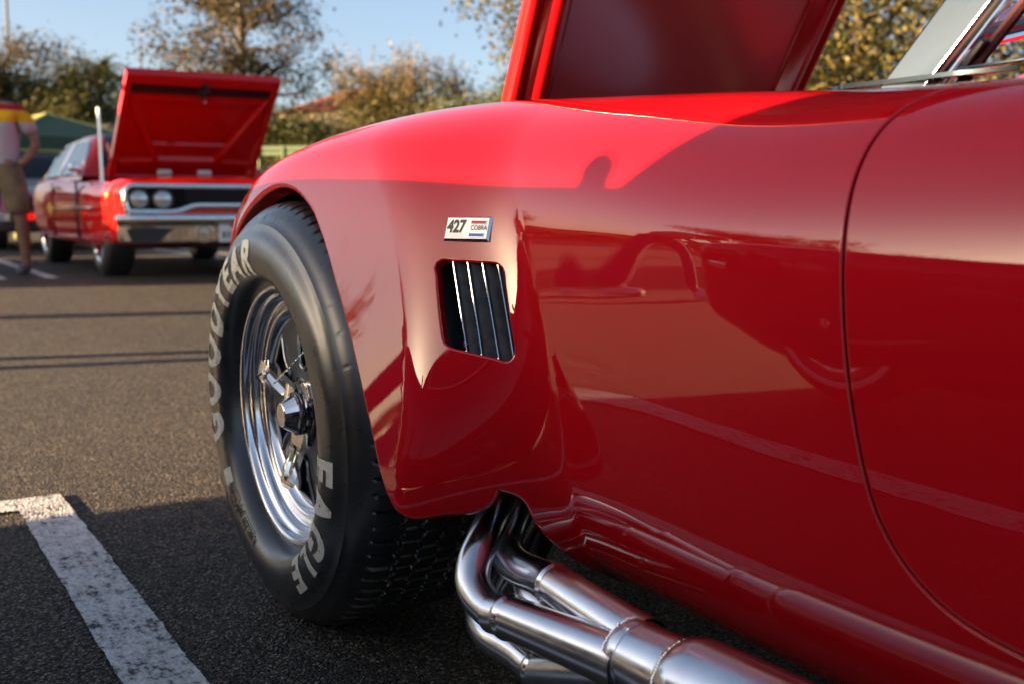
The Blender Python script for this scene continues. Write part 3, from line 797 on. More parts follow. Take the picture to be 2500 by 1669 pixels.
# ---------------------------------------------------------------- exhaust
def build_exhaust():
    EX = empty('side_exhaust', (0, 0, 0), parent=roadster)
    A = [(.452,.165,.293),(.490,.120,.290),(.539,.075,.284),(.578,.033,.266),(.598,.009,.243),(.616,-.001,.227),(.643,-.004,.217),(.674,-.005,.215),(.700,-.003,.218)]
    B = [(.475,.175,.276),(.500,.135,.272),(.533,.100,.264),(.560,.075,.250),(.594,.060,.242),(.630,.055,.241),(.664,.055,.243),(.708,.050,.2455)]
    Cc = [(.46,.16,.20),(.50,.09,.178),(.545,.050,.163),(.603,.030,.158),(.650,.030,.159),(.709,.030,.156)]
    D = [(.47,.19,.22),(.53,.13,.20),(.58,.10,.188),(.64,.092,.186),(.70,.088,.187)]
    end = np.array([.878, .030, .2295])
    for nm, pts, off in (('a', A, (-.012, -.004)), ('b', B, (.010, .010)), ('c', Cc, (-.002, -.014)), ('d', D, (.016, -.010))):
        q = smooth_path(pts, 60); MB().tube(q, .0205, 24, caps=False).build('header_pipe', STEEL, EX)
        e = q[-1]; f = end+np.array([0, off[0], off[1]]); d = (f-e)/np.linalg.norm(f-e)
        # slip sleeve with a rolled ring, then the long tapering leg into the collector
        t = q[-1]-q[-4]; t /= np.linalg.norm(t)
        k = e-t*.030
        prof_d = [0, .0005, .020, .024, .027, .030, .034, .036]; prof_r = [.0206, .0222, .0222, .0228, .0252, .0252, .0228, .0230]
        ring = np.array([k+t*x for x in prof_d]); MB().tube(ring, prof_r, 28, caps=False).build('slip_sleeve', STEEL, EX)
        leg = np.array([e+t*.004+(f-e-t*.004)*u for u in np.linspace(0, 1, 14)]); r = .0232+.0035*np.linspace(0, 1, 14)
        MB().tube(leg, r, 28, caps=False).build('collector_leg', STEEL, EX)
    # weld bead where two legs meet
    mb = MB(); rr = np.random.default_rng(3)
    for u in np.linspace(.50, .99, 46):
        a = np.array(A[-1])+(end+np.array([0, -.012, -.004])-np.array(A[-1]))*u; b = np.array(B[-1])+(end+np.array([0, .010, .010])-np.array(B[-1]))*u
        md = (a+b)/2; dv = b-a; dist = np.linalg.norm(dv); out = np.array([0, -.45, .9]); rad = .0232+.0035*u
        hgt = math.sqrt(max(rad**2-(dist/2)**2, 0)); out -= dv*(out@dv)/dist**2; out /= np.linalg.norm(out)
        c = md+out*hgt; mb.lathe([(0, -.0016), (.0014, -.0010), (.0018, 0), (.0014, .001), (0, .0016)], 7, 'X', c+rr.normal(0, .0003, 3))
    mb.build('weld_bead', STEEL, EX)['kind'] = 'stuff'
    xs = [(.866, .034), (.869, .0362), (.878, .0366), (.884, .0362), (.885, .0350), (.890, .0353), (.935, .0372), (.940, .0374), (.9405, .0384), (.945, .0388), (.947, .0402), (.953, .0438), (.97, .0456), (1.05, .046), (1.75, .046), (1.76, .042), (1.80, .030), (2.02, .030)]
    ctr = lambda x: np.array([x, .030+.004*math.sin((x-.87)*2.2), .2295+.026*(x-.87)])
    MB().tube([ctr(x) for x, r in xs], [r for x, r in xs], 40).build('side_muffler', STEEL, EX)
    for x0, r0 in ((.8675, .0358), (.9465, .0396)):
        mb = MB()
        for a in np.linspace(0, 2*PI, 90):
            c = ctr(x0)+np.array([rr.normal(0, .0006), r0*math.cos(a), r0*math.sin(a)])
            mb.lathe([(0, -.0014), (.0013, -.0008), (.0016, 0), (.0013, .0008), (0, .0014)], 6, 'X', c)
        mb.build('weld_seam', STEEL, EX)['kind'] = 'stuff'
build_exhaust()
# ---------------------------------------------------------------- roadster wheel (outer face towards -Y)
TPROF = np.array([(.204,.010),(.208,-.003),(.213,-.018),(.220,-.030),(.231,-.0385),(.247,-.0425),(.266,-.0410),(.284,-.0350),(.2995,-.0262),(.3015,-.0258),(.3035,-.0236),(.315,-.0135),(.3248,-.0015),(.331,.008),(.3342,.016),(.3364,.030)])
tev = nspline(np.r_[0, np.cumsum(np.linalg.norm(np.diff(TPROF, axis=0), axis=1))])
def tyre_y(r):
    return np.interp(r, TPROF[:, 0], TPROF[:, 1])
def flat(P, zmin=-.3245):
    """settle the tyre on the road: flat contact patch with a slight bulge above it"""
    P = np.array(P, float); d = np.clip((-P[:, 2]-.25)/.075, 0, 1); P[:, 1] -= .006*d*d*np.where(P[:, 1] < .1, 1, -1)
    P[:, 2] = np.maximum(P[:, 2], zmin); return P
def build_wheel():
    W = empty('wheel', (0, 0, 0), parent=roadster)
    # --- tyre: smooth sidewalls and a finely cut tread
    NA = 720; th = np.arange(NA)*2*PI/NA
    side = [TPROF[0]]
    L = np.r_[0, np.cumsum(np.linalg.norm(np.diff(TPROF, axis=0), axis=1))]
    side = tev(np.linspace(0, L[-1], 46))@TPROF
    tread_y = np.linspace(.032, .190, 70); tread_r = .3385-.0022*((tread_y-.111)/.08)**2
    back = [(.3345, .203), (.326, .222), (.305, .243), (.272, .254), (.235, .244), (.211, .218), (.204, .205)]
    prof = np.r_[side, np.c_[tread_r, tread_y], back]
    ns, nt = len(side), len(tread_y)
    R = np.repeat(prof[:, 0][:, None], NA, 1); Y = np.repeat(prof[:, 1][:, None], NA, 1)
    tri = lambda u: np.abs((u % 1)-.5)*4-1
    TT = np.repeat(th[None], len(prof), 0)
    g = np.zeros_like(R); N = 84
    for j, yg in enumerate((.045, .078, .111, .144, .177)):
        zz = yg+.0042*np.sign(tri(TT*N/(2*PI)+.25*j))*np.minimum(1, np.abs(tri(TT*N/(2*PI)+.25*j))*2.2)
        g = np.maximum(g, np.clip(1-np.abs(Y-zz)/.0030, 0, 1)*.0085)
    fr = (TT*N/(2*PI)) % 1
    sh = (Y > .000) & (Y < .041) & (R > .324)
    g = np.maximum(g, np.where(sh, np.clip(1.3-np.abs(fr-.5)/.085, 0, 1)*.0075*np.clip((Y-.001)/.010, .0, 1), 0))
    blk = (Y > .046) & (Y < .176)
    g = np.maximum(g, np.where(blk & (np.abs(((TT*N/(2*PI)+.5*np.floor((Y-.045)/.033)) % 1)-.25) < .05), .003, 0))
    # short moulded dashes round the shoulder
    g = np.maximum(g, np.where((R > .3105) & (R < .3185) & (Y < .0), np.clip(1-np.abs(((TT*42/(2*PI)) % 1)-.5)/.03, 0, 1)*.0016, 0))
    R2 = R-g
    P = np.stack([R2*np.cos(TT), Y, R2*np.sin(TT)], -1).transpose(1, 0, 2)       # [angle, profile]
    P = np.r_[P, P[:1]]; sh_ = P.shape
    MB().grid(flat(P.reshape(-1, 3)).reshape(sh_)).build('tyre', RUBBER, W, sharp=32)
    # --- lettering on the sidewall
    def arc_text(txt, size, a_mid, r0, mat, bold, sx, lift=.0008, space=1., name='lettering'):
        V, F = text_mesh(txt, size, bold, 0, sx, sub=.006, space=space)
        cap = size*.70; r = r0+V[:, 1]; a = math.radians(a_mid)-V[:, 0]/(r0+cap*.5)
        P = np.c_[r*np.cos(a), tyre_y(r)-lift, r*np.sin(a)]; MB().add(flat(P), F).build(name, mat, W, smooth=False)
    arc_text('EAGLE', .073, -33, .2275, LETTER, .0034, .98, .0014, space=1.40)
    arc_text('GOODYEAR', .073, 144.5, .2275, LETTER, .0034, .98, .0014, space=1.33)
    DK = M('moulded_rubber_text', (.006, .006, .006), .6)
    arc_text('26.5 x 8.0 -15', .024, 52, .216, DK, .0006, 1.1, .0012)
    arc_text('RADIAL', .016, 225, .232, DK, .0004, 1.0, .001); arc_text('TUBELESS (M)', .016, 242, .226, DK, .0004, 1.0, .001)
    # cream rectangle moulded in the sidewall
    a = np.radians(np.linspace(211, 218, 8)); rr = np.linspace(.226, .2445, 4)
    P = np.array([[(r*math.cos(t), tyre_y(r)-.0009, r*math.sin(t)) for r in rr] for t in a]); MB().grid(P).build('sidewall_patch', LETTER, W)
    for a0, a1 in ((222, 229), (232, 252)):
        t = np.linspace(0, 2*PI, 40, endpoint=False); am, ah = (a0+a1)/2, (a1-a0)/2
        aa = np.radians(am+ah*np.sign(np.cos(t))*np.abs(np.cos(t))**.35); r_ = .2345+.0105*np.sin(t)
        MB().tube(np.c_[r_*np.cos(aa), tyre_y(r_)-.0003, r_*np.sin(aa)], .0008, 6, closed=True).build('moulded_oval', DK, W)
    # --- rim: polished lip and barrel
    rim = [(.2085,.012),(.2095,.004),(.2085,-.003),(.2055,-.0065),(.2015,-.0068),(.1985,-.0048),(.1968,-.0008),(.1955,.004),(.1935,.0068),(.1905,.0078),(.1885,.0090),(.1868,.0125),(.1860,.0145),(.1855,.0165),(.1845,.0205),(.1825,.0228),(.1790,.0236),(.1740,.0238),(.1690,.0238),(.1655,.0250),(.1635,.0280),(.1615,.0350),(.1560,.0385)]
    MB().lathe(rim, 160).build('rim', POLISH, W, sharp=60)
    MB().lathe([(.2085, .012), (.2085, .205), (.15, .205), (.15, .12)], 64).build('barrel', DARK, W)
    MB().lathe([(.0, .115), (.155, .115)], 48).build('brake_disc', M('brake_iron', (.02, .02, .021), .5, .6), W)
    # --- cast centre with six drop-shaped windows
    hw_ = []
    def window(t0):
        pts = []
        for a in np.linspace(-PI/2, -3*PI/2, 12): pts.append((.090+.0165*math.cos(a), .0165*math.sin(a)))
        for u in np.linspace(0, 1, 8)[1:]: pts.append((.088+u*.058, .0165+u*.0135))
        for q in np.linspace(1, -1, 8)[1:]: pts.append((.1475-.0015*abs(q), .030*q))
        for u in np.linspace(1, 0, 8)[1:-1]: pts.append((.088+u*.058, -.0165-u*.0135))
        p = np.array(pts); p = p[np.r_[True, np.linalg.norm(np.diff(p, axis=0), axis=1) > 1e-4]]
        c, s = math.cos(t0), math.sin(t0); return np.c_[p[:, 0]*c-p[:, 1]*s, p[:, 0]*s+p[:, 1]*c]
    wins = [window(math.radians(82+60*k)) for k in range(6)]
    out = np.array([(.157*math.cos(t), .157*math.sin(t)) for t in np.arange(120)*2*PI/120]); inn = np.array([(.045*math.cos(t), .045*math.sin(t)) for t in np.arange(40)*2*PI/40])
    g2 = hexgrid(-.16, .16, -.16, .16, .008)
    vv, F = cdt(out, [inn]+wins, g2); r = np.hypot(vv[:, 0], vv[:, 1])
    yy = .038-.006*sst((.150-r)/.05)-.004*sst((.075-r)/.03)
    cy = lambda r: .038-.006*sst((.150-r)/.05)-.004*sst((.075-r)/.03)
    mb = MB(); mb.add(np.c_[vv[:, 0], yy, vv[:, 1]], F)
    for w in wins:
        rw = np.hypot(w[:, 0], w[:, 1]); a = np.c_[w[:, 0], cy(rw), w[:, 1]]
        mb.grid(np.stack([a, a+np.array([0, .04, 0])], 0).transpose(1, 0, 2)[np.r_[0:len(w), 0]])
    mb.build('wheel_centre', GUN, W, sharp=50)
    LIP = M('worn_casting_edge', (.34, .35, .37), .28, 1.)
    for w in wins:
        rw = np.hypot(w[:, 0], w[:, 1]); MB().tube(np.c_[w[:, 0], cy(rw)-.001, w[:, 1]], .0036, 8, closed=True).build('window_lip', LIP, W)
    # --- knock-off spinner with three slotted ears
    mb = MB(); mb.lathe([(.058, .040), (.058, .029), (.053, .0265), (.041, .026), (.0385, .0235), (.0345, .023), (.0335, .0215), (.0350, .0205), (.0350, .0185), (.0335, .0175), (.0335, .0155), (.0345, .0145), (.0300, .013)], 72); mb.build('hub_nut', M('hub_black_chrome', (.10, .10, .11), .16, 1.), W, sharp=40)
    mb = MB(); mb.lathe([(.0312, .014), (.0310, .0115), (.0295, .0095), (.0195, -.0070), (.0182, -.0080), (.0, -.0080)], 20); mb.build('spinner_cap', CHROME, W, sharp=12)
    for a in (146, 26, -94):
        t = math.radians(a); u = np.array([math.cos(t), 0, math.sin(t)]); v = np.array([-math.sin(t), 0, math.cos(t)])
        pl = [(.026, -.030), (.044, -.0225), (.114, -.0190), (.119, -.014), (.119, .014), (.114, .0190), (.044, .0225), (.026, .030)]
        sl = round_poly([(.052, -.0095), (.108, -.0085), (.108, .0085), (.052, .0095)], .008, 5)
        pts = hexgrid(.02, .12, -.024, .024, .005)
        pl = resample(round_poly(pl, .004, 4), .003); vv, F = cdt(pl, [sl], pts)
        yq = lambda q: .019-.024*sst((q-.03)/.09)
        f3 = lambda P, d: P[:, 0:1]*u+P[:, 1:2]*v+np.c_[np.zeros(len(P)), yq(P[:, 0])+d, np.zeros(len(P))]
        mb = MB(); mb.add(f3(vv, 0.), F)
        ip = np.r_[0:len(pl), 0]; i_s = np.r_[0:len(sl), 0]
        mb.grid(np.stack([f3(pl, 0.), f3(pl, .010)], 1)[ip]); mb.add(f3(pl, .010), [tuple(range(len(pl)))])
        mb.grid(np.stack([f3(sl, 0.), f3(sl, .007)], 1)[i_s]); mb.add(f3(sl, .007), [tuple(range(len(sl)))])
        mb.build('spinner_ear', CHROME, W, sharp=30)
    # safety wire
    p0 = np.array([-.052, .002, .044]); p1 = np.array([.115, .012, .132]); n = 60; tt = np.linspace(0, 1, n); mb = MB()
    for ph in (0, PI):
        q = p0+(p1-p0)*tt[:, None]+.0009*np.c_[np.cos(tt*90+ph), np.sin(tt*90+ph), -np.cos(tt*90+ph)]; mb.tube(q, .0009, 5)
    mb.build('safety_wire', POLISH, W)
    mb = MB(); mb.tube([(-.094, -.004, .056), (-.097, -.010, .050), (-.094, -.006, .042)], .002, 6); mb.build('wire_tail', BLACK, W)
    return W
wheel0 = build_wheel()
wheel0.location = (0, 0, .3245); wheel0.rotation_euler = (.03, 0, .012)
for loc, rz in (((RW, -.01, .3245), 0), ((0, 2*YMID, .3245), PI), ((RW, 2*YMID+.01, .3245), PI)):
    w = copy_tree(wheel0, roadster); w.location = loc; w.rotation_euler = (.0, 0, rz)
# ---------------------------------------------------------------- other cars
def body_section(w, zb, zs, zc):
    h = zs-zb
    return np.array([(0, zb), (.68*w, zb), (.88*w, zb+.02), (.965*w, zb+.10*h), (.992*w, zb+.26*h), (1.0*w, zb+.55*h), (.99*w, zb+.78*h), (.962*w, zs-.075*h), (.90*w, zs-.012*h), (.80*w, zs), (.40*w, zc), (0, zc)])
SEC_T = np.r_[0, np.cumsum([.6, .2, .1, .12, .2, .16, .1, .08, .1, .4, .4])]
def loft_half(st, nx, ns):
    st = np.array(sorted(st, key=lambda q: -q[0])); x = -st[:, 0]
    ex = nspline(x) if len(x) > 2 else None
    C_ = np.array([body_section(*q[1:]) for q in st]); es = nspline(SEC_T)
    xs = np.linspace(x[0], x[-1], nx); B = ex(xs); s = es(np.linspace(0, SEC_T[-1], ns))
    Y = B@C_[:, :, 0]@s.T; Z = B@C_[:, :, 1]@s.T; Y[:, 0] = 0; Y[:, -1] = 0
    return -xs, np.maximum(Y, 0), Z
def carve(o, cutters):
    """take wheel arches out of a closed body"""
    for axis_pts in cutters:
        xc, zc, r, y0, y1 = axis_pts
        c = MB().lathe([(0, y0), (r, y0), (r, y1), (0, y1)], 48, 'Y', (xc, 0, zc)).build('wheel_cutter', DARK)
        md = o.modifiers.new('arch', 'BOOLEAN'); md.object = c; md.operation = 'DIFFERENCE'; md.solver = 'EXACT'
        dg = bpy.context.evaluated_depsgraph_get(); me = bpy.data.meshes.new_from_object(o.evaluated_get(dg))
        o.modifiers.clear(); o.data = me; bpy.data.objects.remove(c)
    o.data.polygons.foreach_set('use_smooth', [True]*len(o.data.polygons)); o.data.set_sharp_from_angle(angle=math.radians(38))
def closed_body(st, name, mat, parent, nx=90, ns=40, open_top=None):
    xs, Y, Z = loft_half(st, nx, ns)
    L = np.stack([np.repeat(xs[:, None], ns, 1), Y, Z], -1); Rr = L[:, ::-1]*np.array([1, -1, 1]); P = np.concatenate([L, Rr[:, 1:-1]], 1)
    mb = MB(); mb.grid(P, wrap=True)
    n = P.shape[1]; mb.add(P[0], [tuple(range(n))]); mb.add(P[-1], [tuple(range(n-1, -1, -1))])
    o = mb.build(name, mat, parent, sharp=38)
    bm = bmesh.new(); bm.from_mesh(o.data); bmesh.ops.remove_doubles(bm, verts=bm.verts, dist=1e-4); bmesh.ops.recalc_face_normals(bm, faces=bm.faces[:]); bm.to_mesh(o.data); bm.free()
    return o
def road_wheel(parent, loc, r=.335, w=.20, side=-1, style='disc', rim_mat=None):
    W = empty('wheel', loc, parent=parent)
    y = lambda v: v*side*-1
    k = r
    MB().lathe([(.60*k, -.5*w), (.66*k, -.54*w), (.80*k, -.56*w), (.92*k, -.50*w), (.985*k, -.40*w), (k, -.25*w), (k, .25*w), (.985*k, .4*w), (.9*k, .5*w), (.62*k, .5*w)], 48).build('tyre', RUBBER, W)
    rm = rim_mat or CHROME
    if style == 'disc':
        MB().lathe([(.625*k, -.50*w), (.61*k, -.53*w), (.57*k, -.50*w), (.53*k, -.42*w), (.40*k, -.40*w), (.34*k, -.46*w), (.20*k, -.52*w), (0, -.54*w)], 48).build('hubcap', rm, W)
    elif style == 'wire':
        MB().lathe([(.625*k, -.50*w), (.61*k, -.54*w), (.57*k, -.52*w), (.55*k, -.40*w), (.53*k, .1*w), (.0, .1*w)], 48).build('rim', rm, W)
        MB().lathe([(.735*k, -.563*w), (.75*k, -.573*w), (.80*k, -.573*w), (.815*k, -.563*w)], 64).build('white_stripe', WHITE, W)
        mb = MB()
        for i in range(30):
            a = 2*PI*i/30; mb.tube([(.12*k*math.cos(a), -.50*w, .12*k*math.sin(a)), (.55*k*math.cos(a+.05), -.36*w, .55*k*math.sin(a+.05))], .006, 6)
        o = mb.build('wire_spoke', rm, W); o['kind'] = 'stuff'
        MB().lathe([(.16*k, -.42*w), (.15*k, -.56*w), (.06*k, -.72*w), (0, -.73*w)], 32).build('hub_cap', rm, W)
        mb = MB()
        for a in (0.5, 0.5+PI): mb.box((.17*k*math.cos(a), -.60*w, .17*k*math.sin(a)), (.22*k, .02, .05), rot('Y', -a), bev=.006)
        mb.build('spinner', rm, W)
    elif style == 'mag':
        MB().lathe([(.625*k, -.50*w), (.61*k, -.54*w), (.57*k, -.50*w), (.56*k, -.15*w), (.0, -.1*w)], 48).build('rim', rm, W)
        mb = MB()
        for i in range(5):
            a = 2*PI*i/5+.3; c = np.array([.33*k*math.cos(a), -.30*w, .33*k*math.sin(a)]); mb.box(c, (.46*k, .04, .15*k), rot('Y', -a), bev=.012)
        mb.build('spoke', rm, W); MB().lathe([(.15*k, -.25*w), (.14*k, -.45*w), (0, -.48*w)], 32).build('centre_cap', rm, W)
    if side > 0: W.rotation_euler = (0, 0, PI)
    return W
def greenhouse(parent, gb, paint, pillars=.10):
    """gb: belt front x, roof front x, roof rear x, belt rear x, half width belt, half width roof, z belt, z roof"""
    xb0, xr0, xr1, xb1, wb, wr, zb, zr = gb
    xs = np.linspace(xb0, xb1, 80)
    def hz(x):
        # roof height along the car (nose is +x)
        if x > xr0: t = (xb0-x)/(xb0-xr0); return zb+(zr-zb)*math.sin(t*PI/2)**.92
        if x < xr1: t = (x-xb1)/(xr1-xb1); return zb+(zr-zb)*math.sin(t*PI/2)**1.05
        return zr+.015*math.sin(PI*(x-xr1)/(xr0-xr1))
    P = []
    for x in xs:
        z = hz(x); f = (z-zb)/(zr-zb); wt = wb+(wr-wb)*f
        sec = [(wb, zb-.03), (wb+(wt-wb)*.35, zb+(z-zb)*.35), (wb+(wt-wb)*.75, zb+(z-zb)*.75), (wt*.985, zb+(z-zb)*.93), (wt*.90, zb+(z-zb)*.99), (wt*.5, z+.012*f), (0, z+.018*f)]
        sec = sec+[(-a, b) for a, b in sec[-2::-1]]; P.append([(x, a, b) for a, b in sec])
    MB().grid(np.array(P)).build('roof', paint, parent, sharp=60)
    def side_pt(x, t, s, off=.006):
        z = hz(x); f = t*.93; zz = zb+(z-zb)*f; w = wb+(wr-wb)*((z-zb)/(zr-zb))*f*1.02
        return (x, s*(w+off), zz)
    for s in (-1, 1):
        a, b = xb0-.18, (xr1+xb1)/2-.05; md = (xr0+xr1)/2-.10
        for x0, x1 in ((a, md+.02), (md-.03, b)):
            def xx(u, t):
                return x0+(x1-x0)*u
            g = np.array([[side_pt(xx(u, t), t, s) for t in np.linspace(.10, .90, 6)] for u in np.linspace(.02, .98, 16)])
            MB().grid(g).build('side_window', DGLASS, parent)
            ring = np.r_[g[:, 0], g[-1, 1:], g[::-1, -1][1:], g[0, ::-1][1:-1]]; MB().tube(ring, .010, 6, closed=True).build('window_trim', CHROME, parent)
    for x0, x1, nm in ((xb0, xr0, 'windscreen'), (xb1, xr1, 'rear_window')):
        g = []
        for t in np.linspace(.12, .86, 8):
            x = x0+(x1-x0)*t; z = hz(x); f = (z-zb)/(zr-zb); w = (wb+(wr-wb)*f)*.84; sg = 1 if x0 > x1 else -1
            g.append([(x+sg*(.018-.012*abs(u)**2), u*w, z+.024-.020*abs(u)**3) for u in np.linspace(-1, 1, 13)])
        MB().grid(np.array(g)).build(nm, DGLASS, parent)

def muscle_car():
    C_ = tag(empty('muscle_car', (-7.62, 2.26, .07)), 'red two-door muscle car facing us with its bonnet propped wide open', 'car', 'cars parked across the lane')
    st = [(0, .90, .42, .775, .785), (-.06, .925, .36, .80, .81), (-.45, .955, .26, .825, .845), (-.9, .965, .23, .835, .865), (-1.6, .968, .22, .855, .885), (-2.4, .968, .22, .875, .90), (-3.2, .975, .23, .905, .92), (-3.9, .972, .26, .925, .93), (-4.6, .93, .33, .90, .905), (-5.05, .86, .42, .84, .85)]
    o = closed_body(st, 'body', RED2, C_, 110, 48)
    carve(o, [(-.88, .33, .40, -1.2, -.62), (-.88, .33, .40, .62, 1.2), (-3.83, .33, .39, -1.2, -.66), (-3.83, .33, .39, .66, 1.2), ])
    # engine bay opening
    c = MB().box((-.86, 0, .80), (1.40, 1.42, .52)).build('bay_cutter', RED_IN)
    md = o.modifiers.new('bay', 'BOOLEAN'); md.object = c; md.operation = 'DIFFERENCE'; md.solver = 'EXACT'
    dg = bpy.context.evaluated_depsgraph_get(); me = bpy.data.meshes.new_from_object(o.evaluated_get(dg)); o.modifiers.clear(); o.data = me; bpy.data.objects.remove(c)
    o.data.polygons.foreach_set('use_smooth', [True]*len(o.data.polygons)); o.data.set_sharp_from_angle(angle=math.radians(38))
    for x in (-.88, -3.83):
        for s in (-1, 1): road_wheel(C_, (x, s*.80, .345), .35, .24, s, 'mag')
    greenhouse(C_, (-1.72, -2.42, -3.42, -4.15, .90, .67, .885, 1.325), RED2)
    # front end: chrome grille surround stepping up in the middle, black grille, four lamps
    def loop(o_, n=120):
        p = [(-.86, .565), (-.885, .62), (-.88, .735), (-.84, .770), (.84, .770), (.88, .735), (.885, .62), (.86, .565), (.48, .560), (.33, .615), (-.33, .615), (-.48, .560)]
        return round_poly(p, .05, 6)
    lp = loop(0)
    MB().prism(lp, 'X', -.02, .012).build('grille', DARK, C_, smooth=False)
    mb = MB(); mb.tube(np.c_[np.full(len(lp), .018), lp], .024, 10, closed=True); mb.build('grille_surround', CHROME, C_)
    mb = MB()
    for z in np.linspace(.635, .745, 7): mb.box((.014, 0, z), (.012, .80, .005))
    mb.build('grille_bars', BLACK, C_)['kind'] = 'stuff'
    for y in (-.775, -.585, .585, .775):
        H = empty('headlight', (.012, y, .66), parent=C_)
        MB().lathe([(.086, .0), (.088, .022), (.080, .028), (.074, .018)], 40, 'X').build('bezel', BLACK, H)
        MB().lathe([(.076, .012), (.055, .026), (.028, .034), (0, .036)], 40, 'X').build('lens', M('lamp_glass', (.55, .56, .54), .06, .55, .6), H)
    MB().box((.02, 0, .545), (.04, 1.2, .03), bev=.008).build('lower_valance', RED2, C_)
    # bumper with lamps and plate
    us = np.linspace(-1, 1, 60); P = []
    for u in us:
        xo = .10-.10*abs(u)**6-.02*u*u
        P.append([(xo-.05, u*.955, .53), (xo+.02, u*.955, .528), (xo+.035, u*.955, .515), (xo+.030, u*.955, .475), (xo+.008, u*.95, .455), (xo-.005, u*.945, .44), (xo+.005, u*.94, .33), (xo-.01, u*.92, .305), (xo-.05, u*.9, .30)])
    mb = MB(); mb.grid(np.array(P)); mb.build('bumper', CHROME, C_, sharp=50)
    MB().tube([(.125-.11*abs(u)**6-.02*u*u, u*.95, .505) for u in us], .036, 12).build('bumper_bar', CHROME, C_)
    for s in (-1, 1):
        mb = MB(); mb.prism(round_poly([(s*.86, .325), (s*.36, .325), (s*.36, .425), (s*.90, .425)], .02, 3), 'X', .07, .088); mb.build('bumper_panel', BLACK, C_, smooth=False)
        MB().lathe([(.078, .075), (.080, .096), (.066, .100), (.062, .090), (.0, .108)], 36, 'X', (0, s*.275, .385)).build('indicator_lamp', M('indicator_glass', (.5, .42, .32), .1, .4, .6), C_)
    PL = empty('number_plate', (.105, 0, .385), parent=C_)
    MB().box((0, 0, 0), (.008, .31, .155), bev=.003).build('plate', WHITE, PL)
    PB = M('plate_blue', (.03, .04, .12), .5); mb = MB()
    for i in range(7): mb.box((.005, -.115+.038*i, -.016), (.002, .016 if i % 2 else .022, .058))
    mb.build('plate_characters', PB, PL); MB().box((.005, 0, .055), (.002, .13, .022)).build('plate_script', M('plate_red', (.5, .05, .04), .5), PL)
    # bonnet
    B = empty('bonnet', (-1.60, 0, .885), parent=C_); th = math.radians(43)
    U = np.array([0, 1, 0.]); V_ = np.array([math.cos(th), 0, math.sin(th)]); W_ = np.array([math.sin(th), 0, -math.cos(th)])
    T = lambda P: np.asarray(P)[..., 0:1]*U+np.asarray(P)[..., 1:2]*V_+np.asarray(P)[..., 2:3]*W_
    hw = lambda v: .69-.005*v; L = 1.27
    skin = np.array([[(u*hw(v), v, -.03-.02*(1-u*u)) for u in np.linspace(-1, 1, 25)] for v in np.linspace(0, L, 20)]); MB().grid(T(skin)).build('skin', RED2, B)
    under = np.array([[(u*(hw(v)-.02), v, -.010) for u in np.linspace(-1, 1, 25)] for v in np.linspace(.02, L-.02, 20)]); MB().grid(T(under)).build('inner_skin', RED2, B)
    mb = MB()
    for sg in (-1, 1): mb.grid(T(np.array([[(sg*hw(v), v, w) for w in (-.03, .028)]+[(sg*(hw(v)-.05), v, .030), (sg*(hw(v)-.075), v, -.008)] for v in np.linspace(0, L, 12)])))
    mb.grid(T(np.array([[(u*hw(L), L-d, w) for d, w in ((0, -.05), (.0, .03), (.10, .035), (.13, -.005))] for u in np.linspace(-1, 1, 12)]))); mb.build('edge_flange', RED2, B)
    mb = MB()
    def rib(a, b, w=.045, hgt=.028):
        a = np.array(a, float); b = np.array(b, float); d = (b-a)/np.linalg.norm(b-a); n = np.array([-d[1], d[0]])
        mb.grid(T(np.array([[(*(a+(b-a)*t+n*k*w), h) for k, h in ((-1, -.008), (-.6, hgt), (.6, hgt), (1, -.008))] for t in np.linspace(0, 1, 8)])))
    for sg in (-1, 1): rib((sg*.60, 1.00), (sg*.28, .22)); rib((sg*.62, .20), (sg*.30, .22), .035)
    rib((-.62, 1.00), (.62, 1.00), .04); rib((-.30, .22), (.30, .22), .05); rib((-.33, .42), (.33, .42), .03, .015)
    mb.build('brace', RED2, B)
    MB().grid(T(np.array([[(u*.70, v, .012) for u in np.linspace(-1, 1, 12)] for v in (1.06, 1.13)]))).build('rubber_seal', BLACK, B)
    mb = MB(); mb.box(T(np.array([0, 1.17, .045])), (.05, .05, .16), rot('Y', -th)); mb.build('latch', BLACK, B); mb = MB(); mb.box(T(np.array([.0, 1.06, .06])), (.03, .035, .13), rot('Y', -th), bev=.01); mb.build('latch_hook', POLISH, B)
    mb = MB(); mb.tube([T(np.array([.60, 1.06, .04])), T(np.array([.30, .40, .075]))], .016, 8); mb.build('cross_stay', RED2, B)
    for y in (-.19, .19): MB().box(T(np.array([y, .10, .04])), (.05, .13, .045), rot('Y', -th), bev=.008).build('wiper_motor_pad', WHITE, B)
    for sg in (-1, 1):
        mb = MB(); mb.tube([(.0, sg*.68, -.06), (.16, sg*.68, .13), (.06, sg*.68, .30)], .018, 8); mb.tube([(.02, sg*.64, -.1), (.22, sg*.65, .22)], .014, 8); mb.build('hinge', RED2, B)
    # engine bay contents
    mb = MB(); mb.box((-.86, 0, .545), (1.38, 1.40, .01)); mb.build('bay_floor', DARK, C_)
    E_ = empty('engine', (0, 0, 0), parent=C_); OR = M('engine_orange', (.55, .10, .02), .35)
    MB().box((-.95, 0, .66), (.66, .40, .2), bev=.03).build('block', OR, E_)
    for s in (-1, 1): MB().box((-.95, s*.24, .74), (.62, .15, .09), rot('X', s*.5), bev=.02).build('rocker_cover', POLISH, E_)
    MB().lathe([(0, .86), (.17, .86), (.19, .845), (.19, .79), (0, .79)], 40, 'Z', (-.95, 0, 0)).build('air_cleaner', OR, E_)
